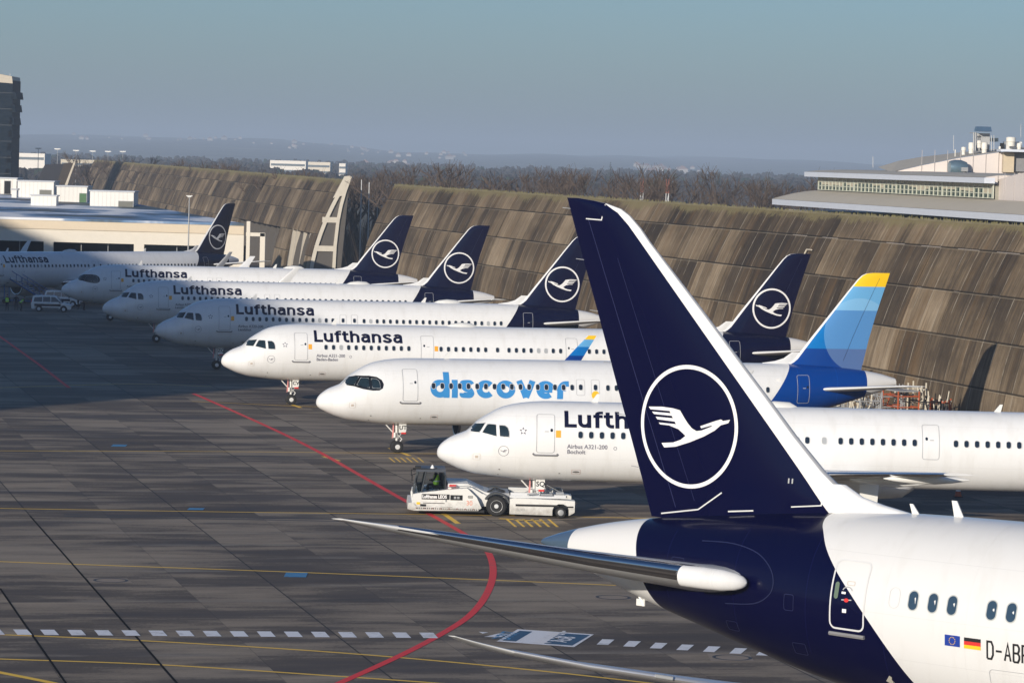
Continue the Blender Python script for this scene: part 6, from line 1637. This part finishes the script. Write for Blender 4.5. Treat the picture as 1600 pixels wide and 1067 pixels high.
# ---------------------------------------------------------------- maintenance stands and racks at the foot of the near barrier
def stand(label, loc, rz, w, d, h, m, style):
    r = thing('maintenance_stand', label, 'maintenance stand', loc, rz); b = MB(); rs_ = random.Random(int(loc[0] * 10))
    for x in (0, w):
        for y in (0, d): b.tube((x, y, 0), (x, y, h), .06, n=6)
    for z in np.arange(.4, h + .01, max(.6, h / 4)):
        for a, c in (((0, 0, z), (w, 0, z)), ((w, 0, z), (w, d, z)), ((w, d, z), (0, d, z)), ((0, d, z), (0, 0, z))): b.tube(a, c, .045, n=5)
    b.build('frame', m, r); b = MB()
    if style == 'x':
        for k in range(int(w / .55)):
            b.tube((k * .55, 0, .3), (min(w, k * .55 + h * .6), 0, h * .95), .035, n=5); b.tube((k * .55, .02, h * .95), (min(w, k * .55 + h * .6), .02, .3), .035, n=5)
        b.build('cross_bracing', m_grey, r)
    elif style == 'ladder':
        for y in (0, .6): b.tube((-1.4, y, 0), (.1, y, h), .05, n=5)
        for k in range(9): b.tube((-1.4 + 1.5 * k / 9, 0, h * k / 9), (-1.4 + 1.5 * k / 9, .6, h * k / 9), .035, n=5)
        b.build('ladder', mat('orange steel', (.42, .09, .03), .6), r); b = MB(); b.box((w / 2, d / 2, h), (w, d, .08)); b.build('platform', m_grey, r)
    else:
        for k in range(10): x = rs_.uniform(0, w); b.tube((x, rs_.uniform(0, d), .2), (x + rs_.uniform(-.9, .9), rs_.uniform(0, d), h + rs_.uniform(-.3, .8)), .05, n=5)
        b.build('stored_bars', mat('cream steel', (.6, .55, .45), .6), r)
    return r
mo = mat('orange steel', (.42, .09, .03), .6)
def sx(px, Y): return (px - 800) / 5400 * Y
for (px, Y, w, d, h_, m, st, lab) in ((1298, 244, 2.2, 1.5, 3.0, m_steel, 'bars', 'rack of upright cream bars nearest the blue tail'), (1322, 242, 2.6, 1.6, 3.4, m_grey, 'bars', 'grey rack with leaning bars under the blue aircraft tail'), (1352, 243, 3.0, 1.5, 4.0, m_grey, 'x', 'grey lattice stand with crossed bracing under the tailplane tip'),
      (1383, 241.5, 2.4, 1.6, 4.2, mo, 'ladder', 'orange stepped stand with a ladder against the barrier'), (1402, 243, 2.0, 1.4, 4.9, mat('cream steel', (.6, .55, .45), .6), 'x', 'cream braced stand, tallest of the stands by the barrier'), (1425, 241, 2.2, 1.3, 3.6, m_black, 'bars', 'black cluttered rack in the barrier shade'), (1458, 240.5, 1.3, 1.2, 3.1, mo, 'none', 'bright orange square frame stand, rightmost by the barrier')):
    stand(lab, (sx(px, Y), Y, 0), R(-70 if st != 'none' else -12), w, d, h_ * (.72 if st != 'none' else .8), m, st)
# red cones and small objects under the nearest airliner
for px, py, lab in ((1497, 776, 'red streamer cone on the shaded apron behind the foreground airliner'),):
    g = G(px, py); r = thing('traffic_cone', lab, 'traffic cone', (g.x, g.y, 0)); b = MB(); b.lathe([(0, .25), (.05, .2), (.75, .04)], (0, 0, 0), 'Z', 14); b.build('cone', mo, r, auto=40); b = MB(); b.lathe([(.32, .145), (.45, .115)], (0, 0, 0), 'Z', 14); b.build('band', m_wplain, r); b = MB(); b.box((0, 0, .02), (.5, .5, .04)); b.build('base', m_black, r)

# short barrier beyond the roof cabins, its shade put into the dark panel colours
def far_barrier():
    a = AY(52, 292, 720); r = thing('noise_barrier', 'short far barrier in painted shade with a pale slanted end rib, above the roof cabins', 'noise barrier', (a.x, 720, 0))
    q = lambda x, y: (AY(x, y, 720).x - a.x, AY(x, y, 720).z)
    b = MB(); b.prism([q(50, 300), q(84, 300), q(100, 256), q(70, 257.5)], 0, .8); b.build('painted_shade_panels', mat('barrier sheet with painted shade', (.008, .010, .020), .7), r)
    b = MB(); b.prism([q(84.5, 300), q(100, 300), q(117, 254.5), q(100.5, 255.5)], -.6, .2); b.build('brown_panels', mat('dark brown barrier sheet', (.05, .040, .034), .9, var=.3), r)
    b = MB(); b.prism([q(98, 300), q(103, 300), q(111, 275), q(118.5, 255), q(116, 254)], -1.0, -.62); b.build('end_rib', m_cream, r)
far_barrier()
# tyre marks and oil spots on the stands
mtyre = worn('tyre rubber marks', (.030, .028, .028), under=(.09, .08, .072), wear=.5, sc=.5)
for px in ([(900, 812), (700, 816), (420, 812), (100, 806)], [(900, 809), (700, 813), (420, 809), (100, 803)], [(618, 713), (480, 714), (330, 711), (100, 709)]):
    marking('tyre_mark', px, .3, .002, mtyre)
